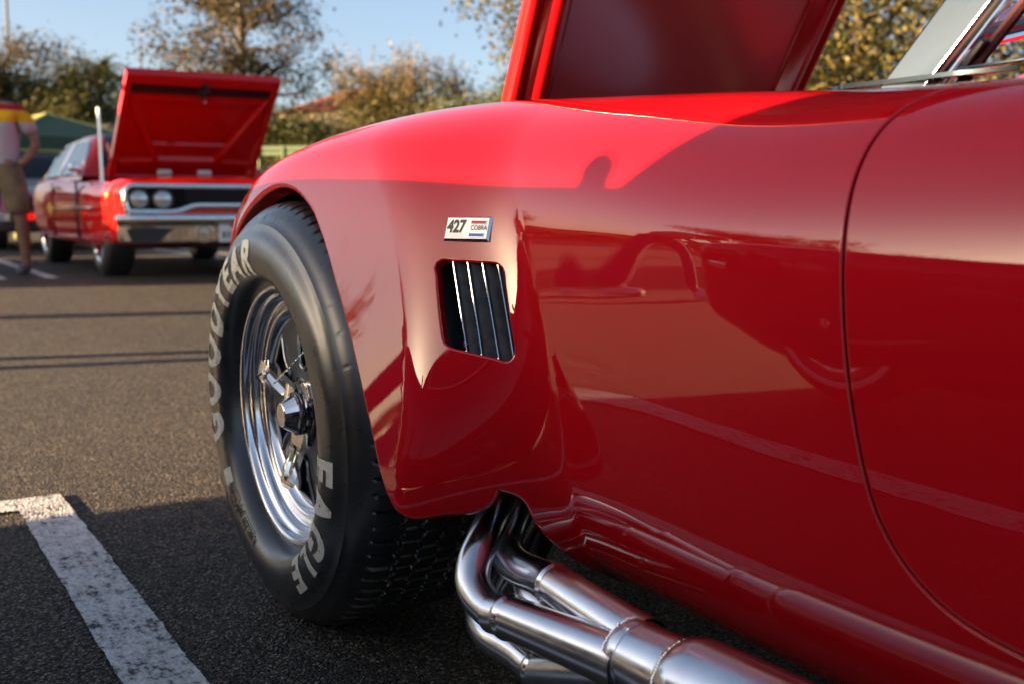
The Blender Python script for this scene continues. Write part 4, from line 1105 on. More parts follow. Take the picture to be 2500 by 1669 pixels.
    for p, r in (((-.35, .55, .80), .05), ((-.30, -.52, .79), .04), ((-.25, .12, .80), .03), ((-1.3, .5, .82), .06)): MB().lathe([(0, .05), (r, .04), (r, -.1), (0, -.1)], 20, 'Z', p).build('reservoir', WHITE if r > .045 else CHROME, E_)
    MB().box((-.22, 0, .72), (.05, 1.3, .14), bev=.01).build('radiator_support', RED2, C_); MB().box((-.27, 0, .70), (.06, .62, .17), bev=.01).build('radiator', BLACK, C_)
    mb = MB()
    for y0, x1 in ((-.3, -.6), (.35, -.8), (.1, -.5)): mb.tube(smooth_path([(-.25, y0, .76), (-.4, y0*.9, .83), (x1, y0*.4, .80)], 16), .02, 8)
    mb.build('hose', BLACK, E_)
    # trim
    mb = MB(); mb.tube([(-.98, -.86, .80), (-.985, -.865, 1.46)], [.014, .012], 8); mb.build('aerial', M('aerial_chrome', (.95, .95, .93), .3, 1.), C_)
    for s in (-1, 1):
        MB().box((-2.75, s*.975, .80), (.16, .03, .03), bev=.01).build('door_handle', CHROME, C_)
        MB().box((-.30, s*.955, .70), (.10, .02, .035), bev=.006).build('marker_lamp', M('marker_amber', (.6, .3, .05), .2), C_)
        mb = MB(); mb.box((-1.70, s*.95, .965), (.08, .12, .09), bev=.03); mb.tube([(-1.7, s*.88, .90), (-1.7, s*.92, .95)], .012, 8); mb.build('wing_mirror', CHROME, C_)
        for x in (-1.62, -2.95):
            mb = MB(); mb.box((x, s*.967, .58), (.010, .02, .52)); mb.build('door_gap', BLACK, C_)
        mb = MB(); mb.box((-1.9, s*.976, .595), (2.2, .012, .018), bev=.004); mb.build('side_moulding', CHROME, C_)
    return C_
muscle_car()

def classic_car(name, label, cat, loc, rz, paint, tall=0, group=None, style='disc', nose='blunt'):
    C_ = tag(empty(name, loc, rz), label, cat, group)
    if nose == 'point':
        st = [(0.06, .52, .40, .64, .66), (-.03, .70, .30, .70, .71), (-.25, .83, .19, .80, .77), (-.60, .90, .11, .855, .80), (-.95, .915, .10, .88, .82), (-1.35, .905, .10, .877, .84), (-1.8, .885, .10, .868, .86), (-2.4, .875, .10, .845, .86), (-3.0, .895, .10, .87, .88), (-3.5, .92, .24, .90, .88), (-4.0, .88, .30, .87, .85), (-4.4, .74, .42, .78, .78)]
        wheels = (-.93, -3.42); gh = (-1.775, -2.38, -2.84, -4.1, .80, .56, .86, 1.27)
    else:
        st = [(0, .84, .40, .80, .82), (-.08, .88, .33, .84, .86), (-.5, .92, .26, .88, .91), (-1.0, .93, .24, .90, .94), (-1.7, .935, .24, .92, .96), (-2.6, .94, .24, .94, .96), (-3.4, .94, .25, .95, .96), (-4.2, .91, .32, .92, .93), (-4.7, .84, .42, .86, .88)]
        wheels = (-.85, -3.65); gh = (-1.45, -2.05, -3.15, -3.85, .87, .68, .93, 1.43)
        if tall: gh = (-.75, -1.25, -4.35, -4.60, .90, .82, .93, tall)
    o = closed_body(st, 'body', paint, C_, 80, 40)
    carve(o, [(x, .33, .375, a, b) for x in wheels for a, b in ((-1.2, -.58), (.58, 1.2))])
    for x in wheels:
        for s in (-1, 1): road_wheel(C_, (x, s*.775, .33), .33, .19, s, style)
    greenhouse(C_, gh, paint)
    if nose == 'blunt':
        MB().prism(round_poly([(-.72, .56), (.72, .56), (.76, .76), (-.76, .76)], .04, 4), 'X', -.02, .012).build('grille', DARK, C_, smooth=False)
        for y in (-.62, .62):
            H = empty('headlight', (.01, y, .68), parent=C_); MB().lathe([(.10, 0), (.102, .03), (.09, .034)], 32, 'X').build('bezel', CHROME, H); MB().lathe([(.09, .02), (.05, .04), (0, .05)], 32, 'X').build('lens', WHITE, H)
        mb = MB(); us = np.linspace(-1, 1, 30); mb.grid(np.array([[(.10-.10*abs(u)**5-.03, u*.92, .54), (.13-.10*abs(u)**5, u*.93, .52), (.13-.10*abs(u)**5, u*.93, .42), (.07-.10*abs(u)**5, u*.9, .38)] for u in us])); mb.build('bumper', CHROME, C_)
    else:
        for s in (-1, 1):
            mb = MB(); q = smooth_path([(.02, s*.22, .50), (.0, s*.55, .50), (-.12, s*.74, .50), (-.42, s*.87, .50)], 24); mb.tube(q, .028, 10); mb.build('bumper', CHROME, C_)
    for s in (-1, 1):
        MB().box((gh[1]-.45, s*(.95 if nose == 'blunt' else .885), .80), (.14, .025, .03), bev=.008).build('door_handle', CHROME, C_)
    return C_
NAVY = car_paint('dark_blue_paint', (.010, .013, .03)); GREY = car_paint('grey_blue_paint', (.20, .23, .26)); MOSS = car_paint('olive_paint', (.26, .27, .08)); WINE = car_paint('maroon_paint', (.10, .008, .012)); CREAM = car_paint('cream_paint', (.55, .50, .38))
# parked on the near side of the roadster; seen mirrored in its flank, and its shadow falls over the wing
nb = classic_car('vintage_coupe', 'dark vintage coupe with wire wheels, mirrored in the red roadster door', 'car', (-1.36, -2.36, 0), PI, NAVY, style='wire', nose='point')
mb = MB(); mb.box((-1.74, -.86, .868), (.045, .09, .042), bev=.018); mb.tube([(-1.74, -.82, .83), (-1.74, -.85, .86)], .012, 8); mb.build('wing_mirror', CHROME, nb)
classic_car('vintage_sedan', 'grey blue vintage sedan in the row behind the red muscle car', 'car', (-15.2, 2.15, .07), 0, GREY, group='cars parked across the lane', style='disc')
classic_car('vintage_sedan', 'olive green vintage sedan partly hidden behind the standing man', 'car', (-15.6, -.75, .07), 0, MOSS, group='cars parked across the lane', style='disc')
for i, (x, y, p, lb) in enumerate(((-14.5, -4.6, WINE, 'maroon vintage sedan in the far row, mirrored beside the badge'), (-16.5, -8.0, CREAM, 'cream vintage sedan in the far row beside the maroon one'), (-6.0, -15.5, NAVY, 'dark blue vintage sedan at the end of the far row, mirrored in the door'))):
    classic_car('vintage_sedan', lb, 'car', (x, y, .07), .15*i, p, group='cars parked across the lane')
classic_car('shade_van', 'unseen tall white van, added out of frame to shade the man in the striped shirt', 'van', (-8.5, -3.1, .07), 0, car_paint('van_white', (.6, .6, .58)), tall=1.95)  # added out of view to throw shade on the man and the muscle car
# ---------------------------------------------------------------- people
def skin_mesh(name, V, E, Rad, mat, parent, sub=2, root=0):
    me = bpy.data.meshes.new(name); me.from_pydata([tuple(v) for v in V], E, []); me.update()
    o = bpy.data.objects.new(name, me); COL.objects.link(o)
    o.modifiers.new('skin', 'SKIN'); sm = o.modifiers.new('sub', 'SUBSURF'); sm.levels = sub; sm.render_levels = sub
    for i, r in enumerate(Rad):
        d = me.skin_vertices[0].data[i]; d.radius = (r, r) if np.isscalar(r) else r; d.use_root = (i == root)
    dg = bpy.context.evaluated_depsgraph_get(); m2 = bpy.data.meshes.new_from_object(o.evaluated_get(dg))
    o.modifiers.clear(); o.data = m2; m2.materials.clear(); m2.materials.append(mat)
    m2.polygons.foreach_set('use_smooth', [True]*len(m2.polygons))
    if parent: o.parent = parent
    return o
def chain(paths):
    """joined chains: each is a list of (point, radius); a string names a shared joint"""
    V, Rr, E, nm = [], [], [], {}
    for p in paths:
        prev = None
        for it in p:
            if isinstance(it, str): i = nm[it]
            else:
                i = len(V); V.append(it[0]); Rr.append(it[1])
                if len(it) > 2: nm[it[2]] = i
            if prev is not None: E.append((prev, i))
            prev = i
    return V, E, Rr
SKIN = M('tanned_skin', (.20, .105, .065), .55); vary(SKIN, (.17, .088, .055), (.23, .12, .078), 14)
def stripes(name, stops):
    mt = M(name, (.5, .5, .5), .9, spec=.15); tc = nd(mt, 'ShaderNodeTexCoord'); sp = nd(mt, 'ShaderNodeSeparateXYZ'); lk(mt, tc.outputs['Object'], sp.inputs[0])
    mr = nd(mt, 'ShaderNodeMapRange'); mr.inputs['From Min'].default_value = .8; mr.inputs['From Max'].default_value = 1.7; lk(mt, sp.outputs[2], mr.inputs[0])
    r = ramp(mt, mr.outputs[0], stops); r.color_ramp.interpolation = 'CONSTANT'; lk(mt, r.outputs[0], bsdf(mt).inputs['Base Color']); grain(mt, 60, .5, .01, 4); return mt
def hand(paths, wrist, d, side, sc=1.):
    """five short fingers rooted in the palm"""
    d = np.array(d, float)/np.linalg.norm(d); s = np.array(side, float); s = s-d*(s@d); s /= np.linalg.norm(s)
    w = np.array(wrist, float); palm = w+d*.075*sc
    out = []
    for k, (o_, L) in enumerate(((-.030, .065), (-.010, .078), (.010, .082), (.030, .074))):
        b = palm+s*o_*sc; out.append([(w+d*.05*sc+s*o_*.6*sc, .010*sc), (b, .0095*sc), (b+d*L*.5*sc, .009*sc), (b+d*L*sc+np.cross(d, s)*.018*sc, .0075*sc)])
    out.append([(w+d*.02*sc-s*.02*sc, .011*sc), (w+d*.045*sc-s*.05*sc, .0105*sc), (w+d*.085*sc-s*.058*sc, .009*sc)])
    return out
def standing_man():
    R = tag(empty('person', (-9.25, .66, .07), 0), 'man in striped polo shirt and khaki shorts with a hand on his hip', 'person')
    th = math.atan2(.857, .517)                        # lateral axis: towards the right of the picture
    R.rotation_euler = (0, 0, th)                      # local x = right, local y = towards the camera's far side
    sc = 1.03; q = lambda x, y, z: np.array([x, y, z])*sc
    body = [[(q(0, 0, .93), .13*sc, 'pel'), (q(0, .01, 1.08), .125*sc), (q(0, .02, 1.24), .145*sc), (q(0, .01, 1.38), .14*sc, 'ch'), (q(-.02, -.01, 1.47), .065*sc, 'nk'), (q(-.07, -.03, 1.545), .06*sc), (q(-.11, -.05, 1.60), .088*sc), (q(-.13, -.06, 1.66), .09*sc), (q(-.135, -.06, 1.72), .06*sc)],
            ['ch', (q(.17, .01, 1.40), .065*sc), (q(.225, .02, 1.36), .055*sc), (q(.30, .06, 1.12), .042*sc), (q(.235, -.02, .985), .034*sc), (q(.185, -.05, .945), .034*sc)],
            ['ch', (q(-.17, .01, 1.40), .065*sc), (q(-.225, .02, 1.35), .055*sc), (q(-.27, .02, 1.10), .042*sc), (q(-.26, -.10, .90), .034*sc), (q(-.25, -.13, .85), .03*sc)],
            ['pel', (q(.10, 0, .86), .095*sc), (q(.135, 0, .70), .085*sc), (q(.155, .01, .48), .058*sc), (q(.165, .03, .32), .058*sc), (q(.175, .03, .09), .038*sc), (q(.185, -.06, .035), .035*sc), (q(.195, -.15, .03), .03*sc)],
            ['pel', (q(-.10, 0, .86), .095*sc), (q(-.12, 0, .70), .085*sc), (q(-.125, .01, .48), .058*sc), (q(-.13, .03, .32), .058*sc), (q(-.13, .03, .09), .038*sc), (q(-.135, -.06, .035), .035*sc), (q(-.14, -.15, .03), .03*sc)]]
    V, E, Rr = chain(body); skin_mesh('body', V, E, Rr, SKIN, R)
    for k, (w, d, s) in enumerate(((q(.185, -.05, .945), (-.6, -.5, -.3), (0, .3, -1)), (q(-.25, -.13, .85), (0, -.3, -1), (1, 0, 0)))):
        V, E, Rr = chain(hand(None, w, d, s, sc)); skin_mesh('hand', V, E, Rr, SKIN, R, 1)
    SH = stripes('striped_polo', [(0, (.40, .39, .42)), (.60, (.62, .36, .015)), (.715, (.30, .012, .03)), (.83, (.075, .012, .035))])
    V, E, Rr = chain([[(q(0, .0, .76), (.17*sc, .13*sc), 'a'), (q(0, .01, .93), (.172*sc, .132*sc)), (q(0, .01, 1.10), (.175*sc, .145*sc)), (q(0, .02, 1.24), (.19*sc, .16*sc)), (q(0, .01, 1.37), (.17*sc, .15*sc), 'c'), (q(-.01, .0, 1.455), (.085*sc, .085*sc))],
                      ['c', (q(.17, .01, 1.385), .085*sc), (q(.235, .02, 1.32), .082*sc), (q(.275, .045, 1.20), .078*sc)], ['c', (q(-.17, .01, 1.385), .085*sc), (q(-.235, .02, 1.31), .082*sc), (q(-.26, .03, 1.19), .078*sc)]])
    skin_mesh('polo_shirt', V, E, Rr, SH, R)
    KH = M('khaki_cotton', (.17, .135, .085), .9, spec=.1); vary(KH, (.13, .105, .065), (.20, .16, .10), 9); grain(KH, 40, .5, .01)
    V, E, Rr = chain([[(q(0, 0, 1.04), (.160*sc, .13*sc), 'p'), (q(0, 0, .90), (.17*sc, .135*sc), 'h')], ['h', (q(.105, 0, .80), .115*sc), (q(.14, 0, .66), .112*sc), (q(.155, .0, .49), .108*sc)], ['h', (q(-.105, 0, .80), .115*sc), (q(-.125, 0, .66), .112*sc), (q(-.13, .0, .49), .108*sc)]])
    skin_mesh('shorts', V, E, Rr, KH, R)
    SHOE = M('grey_trainer', (.14, .135, .135), .7)
    for x in (.185, -.135):
        V, E, Rr = chain([[(q(x-.005, .05, .055), .05*sc), (q(x, -.03, .05), .05*sc), (q(x+.01, -.13, .042), .042*sc), (q(x+.014, -.19, .036), .032*sc)]]); skin_mesh('shoe', V, E, Rr, SHOE, R)
    CAP = M('white_cap', (.5, .5, .52), .8)
    V, E, Rr = chain([[(q(-.125, -.045, 1.66), .102*sc), (q(-.135, -.06, 1.74), .085*sc)], ]); skin_mesh('cap', V, E, Rr, CAP, R)
    for sx in (-1, 1):
        mb = MB(); mb.lathe([(0, .012), (.018, .008), (.024, 0), (.012, -.004)], 14, 'X', q(-.11+sx*.088, -.05, 1.60)); mb.build('ear', SKIN, R)
    mb = MB(); mb.tube([q(-.135, -.135, 1.62), q(-.14, -.175, 1.585), q(-.14, -.14, 1.57)], [.010, .017, .008], 8); mb.build('nose', SKIN, R)
    for sx in (-1, 1): MB().lathe([(0, .012), (.013, 0), (0, -.012)], 10, 'Y', q(-.13+sx*.034, -.142, 1.635)).build('eye', BLACK, R)
    MB().tube([q(-.165, -.140, 1.545), q(-.135, -.152, 1.543), q(-.105, -.140, 1.545)], .006, 6).build('mouth', M('lip', (.28, .09, .08), .5), R)
standing_man()
def bending_man():
    R = tag(empty('person', (-4.15, -3.35, 0), 0), 'man in grey shirt and jeans bending forward, mirrored in the red flank', 'person')
    R.rotation_euler = (0, 0, -.25)
    q = lambda x, y, z: np.array([x, y, z])
    body = [[(q(-.05, 0, .90), .13, 'pel'), (q(.10, 0, 1.02), .125), (q(.28, 0, 1.10), .145), (q(.42, 0, 1.13), .14, 'ch'), (q(.53, 0, 1.14), .06), (q(.62, 0, 1.15), .085), (q(.70, 0, 1.14), .085), (q(.75, 0, 1.12), .06)],
            ['ch', (q(.44, .17, 1.08), .062), (q(.46, .22, .90), .045), (q(.66, .20, .74), .036), (q(.74, .18, .72), .03)], ['ch', (q(.44, -.17, 1.08), .062), (q(.46, -.22, .90), .045), (q(.66, -.20, .74), .036), (q(.74, -.18, .72), .03)],
            ['pel', (q(-.05, .10, .84), .095), (q(-.17, .13, .48), .055), (q(-.30, .14, .10), .042), (q(-.22, .15, .035), .035), (q(-.10, .16, .03), .03)], ['pel', (q(-.05, -.10, .84), .095), (q(.10, -.13, .48), .06), (q(.16, -.14, .10), .042), (q(.24, -.15, .035), .035), (q(.36, -.16, .03), .03)]]
    V, E, Rr = chain(body); skin_mesh('body', V, E, Rr, SKIN, R)
    for w, s in ((q(.74, .18, .72), 1), (q(.74, -.18, .72), -1)):
        V, E, Rr = chain(hand(None, w, (1, 0, -.2), (0, s, 0))); skin_mesh('hand', V, E, Rr, SKIN, R, 1)
    G = M('grey_shirt', (.42, .41, .40), .9); grain(G, 40, .4, .01)
    V, E, Rr = chain([[(q(-.08, 0, .92), .165), (q(.10, 0, 1.03), .165), (q(.28, 0, 1.11), .175), (q(.42, 0, 1.13), .165, 'c'), (q(.50, 0, 1.14), .08)], ['c', (q(.44, .18, 1.07), .082), (q(.46, .22, .93), .07)], ['c', (q(.44, -.18, 1.07), .082), (q(.46, -.22, .93), .07)]]); skin_mesh('shirt', V, E, Rr, G, R)
    J = M('blue_jeans', (.05, .07, .14), .9); grain(J, 50, .4, .01)
    V, E, Rr = chain([[(q(-.02, 0, .95), .15, 'p'), (q(-.06, 0, .86), .155, 'h')], ['h', (q(-.06, .11, .80), .10), (q(-.17, .13, .48), .068), (q(-.30, .14, .09), .058)], ['h', (q(-.0, -.11, .80), .10), (q(.10, -.13, .48), .068), (q(.16, -.14, .09), .058)]]); skin_mesh('jeans', V, E, Rr, J, R)
    for x, y in ((-.22, .15), (.24, -.15)):
        V, E, Rr = chain([[(q(x-.09, y, .05), .046), (q(x, y, .045), .046), (q(x+.12, y, .036), .036)]]); skin_mesh('shoe', V, E, Rr, WHITE, R)
    CP = M('orange_cap', (.45, .09, .03), .8); V, E, Rr = chain([[(q(.64, 0, 1.19), .09), (q(.72, 0, 1.18), .08)]]); skin_mesh('cap', V, E, Rr, CP, R)
bending_man()

# ---------------------------------------------------------------- trees, shrubs, buildings behind
def leaf_mat(name, cols, gloss=.55):
    mt = M(name, cols[0], gloss, spec=.3); g = nd(mt, 'ShaderNodeNewGeometry')
    r = ramp(mt, g.outputs['Random Per Island'], [(i/(len(cols)-1), c) for i, c in enumerate(cols)]); lk(mt, r.outputs[0], bsdf(mt).inputs['Base Color'])
    tr = nd(mt, 'ShaderNodeBsdfTranslucent'); lk(mt, r.outputs[0], tr.inputs[0]); mx = nd(mt, 'ShaderNodeMixShader'); mx.inputs[0].default_value = .35
    out = mt.node_tree.nodes['Material Output']; lk(mt, bsdf(mt).outputs[0], mx.inputs[1]); lk(mt, tr.outputs[0], mx.inputs[2]); lk(mt, mx.outputs[0], out.inputs[0]); return mt
L_AUT = leaf_mat('autumn_leaves', [(.018, .020, .009), (.035, .034, .012), (.075, .055, .018), (.045, .045, .016), (.12, .07, .025)])
L_DARK = leaf_mat('dark_green_leaves', [(.020, .028, .008), (.045, .050, .012), (.075, .075, .015), (.13, .11, .02)])
L_GOLD = leaf_mat('gold_green_leaves', [(.012, .016, .006), (.022, .026, .008), (.05, .048, .011), (.11, .09, .018), (.19, .145, .028)])
L_OLIVE = leaf_mat('olive_leaves', [(.030, .038, .012), (.055, .065, .018), (.09, .095, .026), (.13, .125, .035)])
L_TIP = leaf_mat('bronze_flower_tips', [(.11, .085, .025), (.20, .13, .04), (.33, .20, .08), (.16, .10, .035)])
BARK = M('bark', (.07, .052, .038), .9); vary(BARK, (.045, .034, .026), (.10, .075, .055), 12)
def leaves(mb, C_, n, spread, size, rng, flat_=.6):
    """n small leaf-shaped quads scattered about every centre"""
    C_ = np.asarray(C_, float); k = len(C_)*n
    c = np.repeat(C_, n, 0)+rng.normal(0, 1, (k, 3))*np.array(spread)
    d = rng.normal(0, 1, (k, 3)); d /= np.linalg.norm(d, axis=1)[:, None]; e = np.cross(d, rng.normal(0, 1, (k, 3))); e /= np.linalg.norm(e, axis=1)[:, None]+1e-9
    L = size*rng.uniform(.6, 1.4, (k, 1)); w = L*.30
    V = np.stack([c-d*L*.5, c+e*w, c+d*L*.5, c-e*w], 1).reshape(-1, 3)
    F = np.arange(k*4).reshape(-1, 4); mb.add(V, F)
def tree(name, label, loc, h, crown, base, mat, seed, n_leaf=26, leaf=.11, limbs=7, group=None, cat='tree', dens=1., spread=.30, trunk_r=.16, tips=None):
    """h total height; crown radius; base = height of the first fork"""
    rng = np.random.default_rng(seed); R = tag(empty(name, loc), label, cat, group)
    mb = MB(); ends = []
    top = np.array([rng.normal(0, .1), rng.normal(0, .1), h*.9]); n_leaf = int(n_leaf*4.2); leaf *= .62; spread *= .86
    tr = smooth_path([(0, 0, -.1), (rng.normal(0, .04), rng.normal(0, .04), base*.5), (rng.normal(0, .08), rng.normal(0, .08), base), tuple(top)], 14); mb.tube(tr, np.linspace(trunk_r, trunk_r*.12, 14), 8)
    for i in range(limbs*2):
        t = rng.uniform(.0, .95); z = base+(h*.86-base)*t; a = i*2.4+rng.normal(0, .3)
        rr = crown*(math.sin(PI*(.18+.74*t))**.7)*rng.uniform(.65, 1.08); p0 = np.array([np.interp(z, tr[:, 2], tr[:, 0]), np.interp(z, tr[:, 2], tr[:, 1]), z])
        p2 = p0+np.array([rr*math.cos(a), rr*math.sin(a), rr*rng.uniform(.15, .75)]); p1 = (p0+p2)/2+np.array([0, 0, rr*.12*rng.normal()])
        q = smooth_path([p0, p1, p2], 9); mb.tube(q, np.linspace(trunk_r*.34, .012, 9), 6)
        for u in (.45, .62, .78, .9, 1.):
            b = q[int(u*8)]
            for _ in range(2):
                c = b+rng.normal(0, 1, 3)*np.array([.34, .34, .28])*crown*.42; ends.append(c); mb.tube([b, (b+c)/2+rng.normal(0, .04, 3), c], [.014, .009, .005], 4, caps=False)
    mb.build('trunk', BARK, R, sharp=0)
    E_ = np.array(ends); E_ = E_[rng.random(len(E_)) < dens]
    mb = MB(); leaves(mb, E_, n_leaf, (spread, spread, spread*.8), leaf, rng); mb.build('crown', mat, R, smooth=False, recalc=False)
    if tips is not None:
        hi = E_[E_[:, 2] > np.quantile(E_[:, 2], .55)]; mb = MB()
        for c in hi:
            d = np.array([rng.normal(0, .35), rng.normal(0, .35), 1.]); d /= np.linalg.norm(d); Lh = rng.uniform(.35, .8)
            for u in np.linspace(0, 1, 7): leaves(mb, [c+d*Lh*u], 6, (.07*(1.2-u), .07*(1.2-u), .06), leaf*.8, rng)
        mb.build('flower_tips', tips, R, smooth=False, recalc=False)
    return R
G0 = .07
tree('street_tree', 'tall thin bronze leaved tree rising right behind the open red bonnet', (-28.4, 9.0, G0), 8.6, 3.1, 3.6, L_AUT, 5, 15, .17, 12, dens=.8, spread=.25, trunk_r=.19)
lt = 'trees along the left skyline'
tree('broad_tree', 'golden brown broad tree at the left edge, tallest of the left row', (-44.9, 5.1, G0), 7.4, 2.9, 1.2, L_AUT, 21, 40, .19, 9, lt, spread=.42)
tree('broad_tree', 'dark olive broad tree between the golden tree and the palms', (-44.9, 7.4, G0), 6.6, 2.7, 1.0, L_DARK, 22, 44, .19, 9, lt, spread=.44)
tree('broad_tree', 'low dark tree cut off by the left edge behind the man', (-42.0, 3.0, G0), 6.2, 2.5, 1.0, L_GOLD, 23, 40, .19, 9, lt, spread=.42)
tree('broad_tree', 'shadowy olive tree low behind the green canopy', (-40.5, 6.2, G0), 4.3, 2.4, .5, L_DARK, 24, 46, .19, 9, lt, spread=.45)
def palm(label, loc, h, seed):
    rng = np.random.default_rng(seed); R = tag(empty('palm_tree', loc), label, 'palm', lt)
    MB().tube(smooth_path([(0, 0, -.1), (.05, .05, h*.5), (.0, .1, h)], 10), np.linspace(.24, .17, 10), 9).build('trunk', BARK, R, sharp=0)
    mb = MB()
    for i in range(34):
        a = rng.uniform(0, 2*PI); el = rng.uniform(-.5, 1.2); L = rng.uniform(1.1, 1.7); u = np.array([math.cos(a), math.sin(a), 0])
        q = [np.array([0, .1, h])+u*L*t*math.cos(el*.6)+np.array([0, 0, L*(math.sin(el)*t-.55*t*t)]) for t in np.linspace(0, 1, 8)]
        v = np.array([-u[1], u[0], 0])
        for j in range(1, 8):
            for s in (-1, 1):
                for f in (0, .5):
                    b = q[j-1]+(q[j]-q[j-1])*f; e = b+v*s*.34*(1.1-j/9)+(q[j]-q[j-1])*.8-np.array([0, 0, .10]); n = (q[j]-q[j-1])*.22; mb.add([b-n, b+n, e], [(0, 1, 2)])
    mb.build('crown', L_OLIVE, R, smooth=False, recalc=False)
palm('bushy green fan palm left of the red bonnet, taller one', (-49.6, 9.3, G0), 6.6, 31); palm('shorter fan palm half hidden by the red bonnet edge', (-49.0, 10.5, G0), 5.9, 32)
tree('round_shrub', 'olive shrub mound below the palms beside the red bonnet', (-46.5, 9.8, G0), 4.6, 2.2, .5, L_OLIVE, 35, 40, .19, 8, lt, spread=.42, cat='shrub')
sh = 'shrubs along the back fence'
tree('round_shrub', 'bright olive shrub just right of the open red bonnet', (-27.6, 9.9, G0), 3.3, 1.6, .4, L_OLIVE, 41, 40, .12, 8, sh, spread=.30, cat='shrub')
tree('round_shrub', 'olive shrub in front of the tiled house corner', (-27.2, 10.9, G0), 3.3, 1.6, .4, L_OLIVE, 42, 40, .12, 8, sh, spread=.30, cat='shrub')
tree('crape_myrtle', 'crape myrtle with upright bronze plumes in front of the house', (-20.9, 9.5, G0), 3.75, 1.5, .9, L_GOLD, 43, 26, .10, 8, sh, spread=.24, tips=L_TIP, trunk_r=.07, dens=.75)
tree('crape_myrtle', 'thinner crape myrtle with bronze plumes right of the house', (-20.3, 10.7, G0), 3.65, 1.2, .9, L_GOLD, 44, 22, .10, 7, sh, spread=.24, tips=L_TIP, trunk_r=.07, dens=.6)
tree('round_shrub', 'dark shrub in the gap left of the raised roadster bonnet', (-19.2, 11.2, G0), 2.75, 1.3, .3, L_DARK, 45, 40, .11, 8, sh, spread=.28, cat='shrub')
tree('round_shrub', 'light green bush touching the raised roadster bonnet', (-17.9, 11.1, G0), 3.2, 1.3, .4, L_OLIVE, 46, 44, .10, 8, sh, spread=.26, cat='shrub')
rt = 'trees behind the windscreen'
tree('leafy_tree', 'gold flecked tree whose branch tip hangs left of the raised bonnet', (-13.6, 10.4, G0), 6.2, 2.5, 2.0, L_GOLD, 51, 17, .13, 10, rt, spread=.30)
tree('leafy_tree', 'dense gold flecked tree between the raised bonnet and the windscreen pillar', (-11.0, 13.3, G0), 5.6, 2.7, .7, L_GOLD, 52, 22, .13, 11, rt, spread=.32)
tree('leafy_tree', 'gold flecked tree seen through the windscreen', (-8.6, 15.2, G0), 5.8, 2.7, .7, L_GOLD, 53, 22, .13, 11, rt, spread=.32)
tree('leafy_tree', 'dark tree farther back behind the gold flecked trees', (-15.0, 17.0, G0), 5.4, 3.0, .5, L_DARK, 54, 34, .16, 10, rt, spread=.36)
# across the lot, only seen mirrored
tr_ = 'trees across the lot'
tree('spreading_tree', 'flat topped dark tree across the lot, mirrored above the man', (-20, -19, G0), 5.2, 3.4, 2.6, L_DARK, 61, 18, .20, 9, tr_, spread=.34)
tree('spreading_tree', 'dark tree across the lot, mirrored beside the badge', (-34, -8, G0), 5.6, 2.8, 2.2, L_DARK, 62, 22, .20, 9, tr_, spread=.34)

def house():
    R = tag(empty('tiled_house', (-44.0, 19.2, G0), math.radians(20)), 'sunlit cream house with a terracotta tiled roof behind the shrubs', 'house')
    WALL = M('cream_render', (.52, .40, .25), .9); vary(WALL, (.47, .36, .22), (.56, .44, .28), 3); TILE = M('terracotta_tile', (.36, .11, .06), .8)
    MB().box((0, 0, 2.3), (5.2, 4.6, 4.7)).build('wall', WALL, R, smooth=False)
    rf = MB(); A = [(-2.9, -2.6, 4.7), (2.9, -2.6, 4.7), (2.9, 2.6, 4.7), (-2.9, 2.6, 4.7), (-1.1, 0, 5.75), (1.1, 0, 5.75)]
    rf.add(A, [(0, 1, 5, 4), (1, 2, 5), (2, 3, 4, 5), (3, 0, 4), (0, 3, 2, 1)]); r_ = rf.build('roof', TILE, R, smooth=False)
    mb = MB()
    for y in (-1, 1):
        for k in range(16):
            t = (k+.5)/16; x = -2.8+5.6*t; f = min(1, min(t, 1-t)*3.2); e = np.array([x, y*2.6, 4.72]); g = np.array([np.clip(x, -1.1, 1.1)+(x-np.clip(x, -1.1, 1.1))*(1-f), y*2.6*(1-f), 4.72+1.05*f]); mb.tube([e, g], .07, 6)
    mb.build('tile_row', TILE, r_)['kind'] = 'stuff'
    for x in (-1.4, 1.2):
        for y, s in ((-2.31, -1), (2.31, 1)):
            w = MB().box((x, y, 2.9), (1.0, .06, 1.2)).build('window', WHITE, R, smooth=False); MB().box((x, y+s*.035, 2.9), (.84, .02, 1.04)).build('pane', DGLASS, w, smooth=False)
    for y in (-1.0, 1.1):
        w = MB().box((2.61, y, 3.0), (.06, 1.0, 1.2)).build('window', WHITE, R, smooth=False); MB().box((2.65, y, 3.0), (.02, .84, 1.04)).build('pane', DGLASS, w, smooth=False)
house()
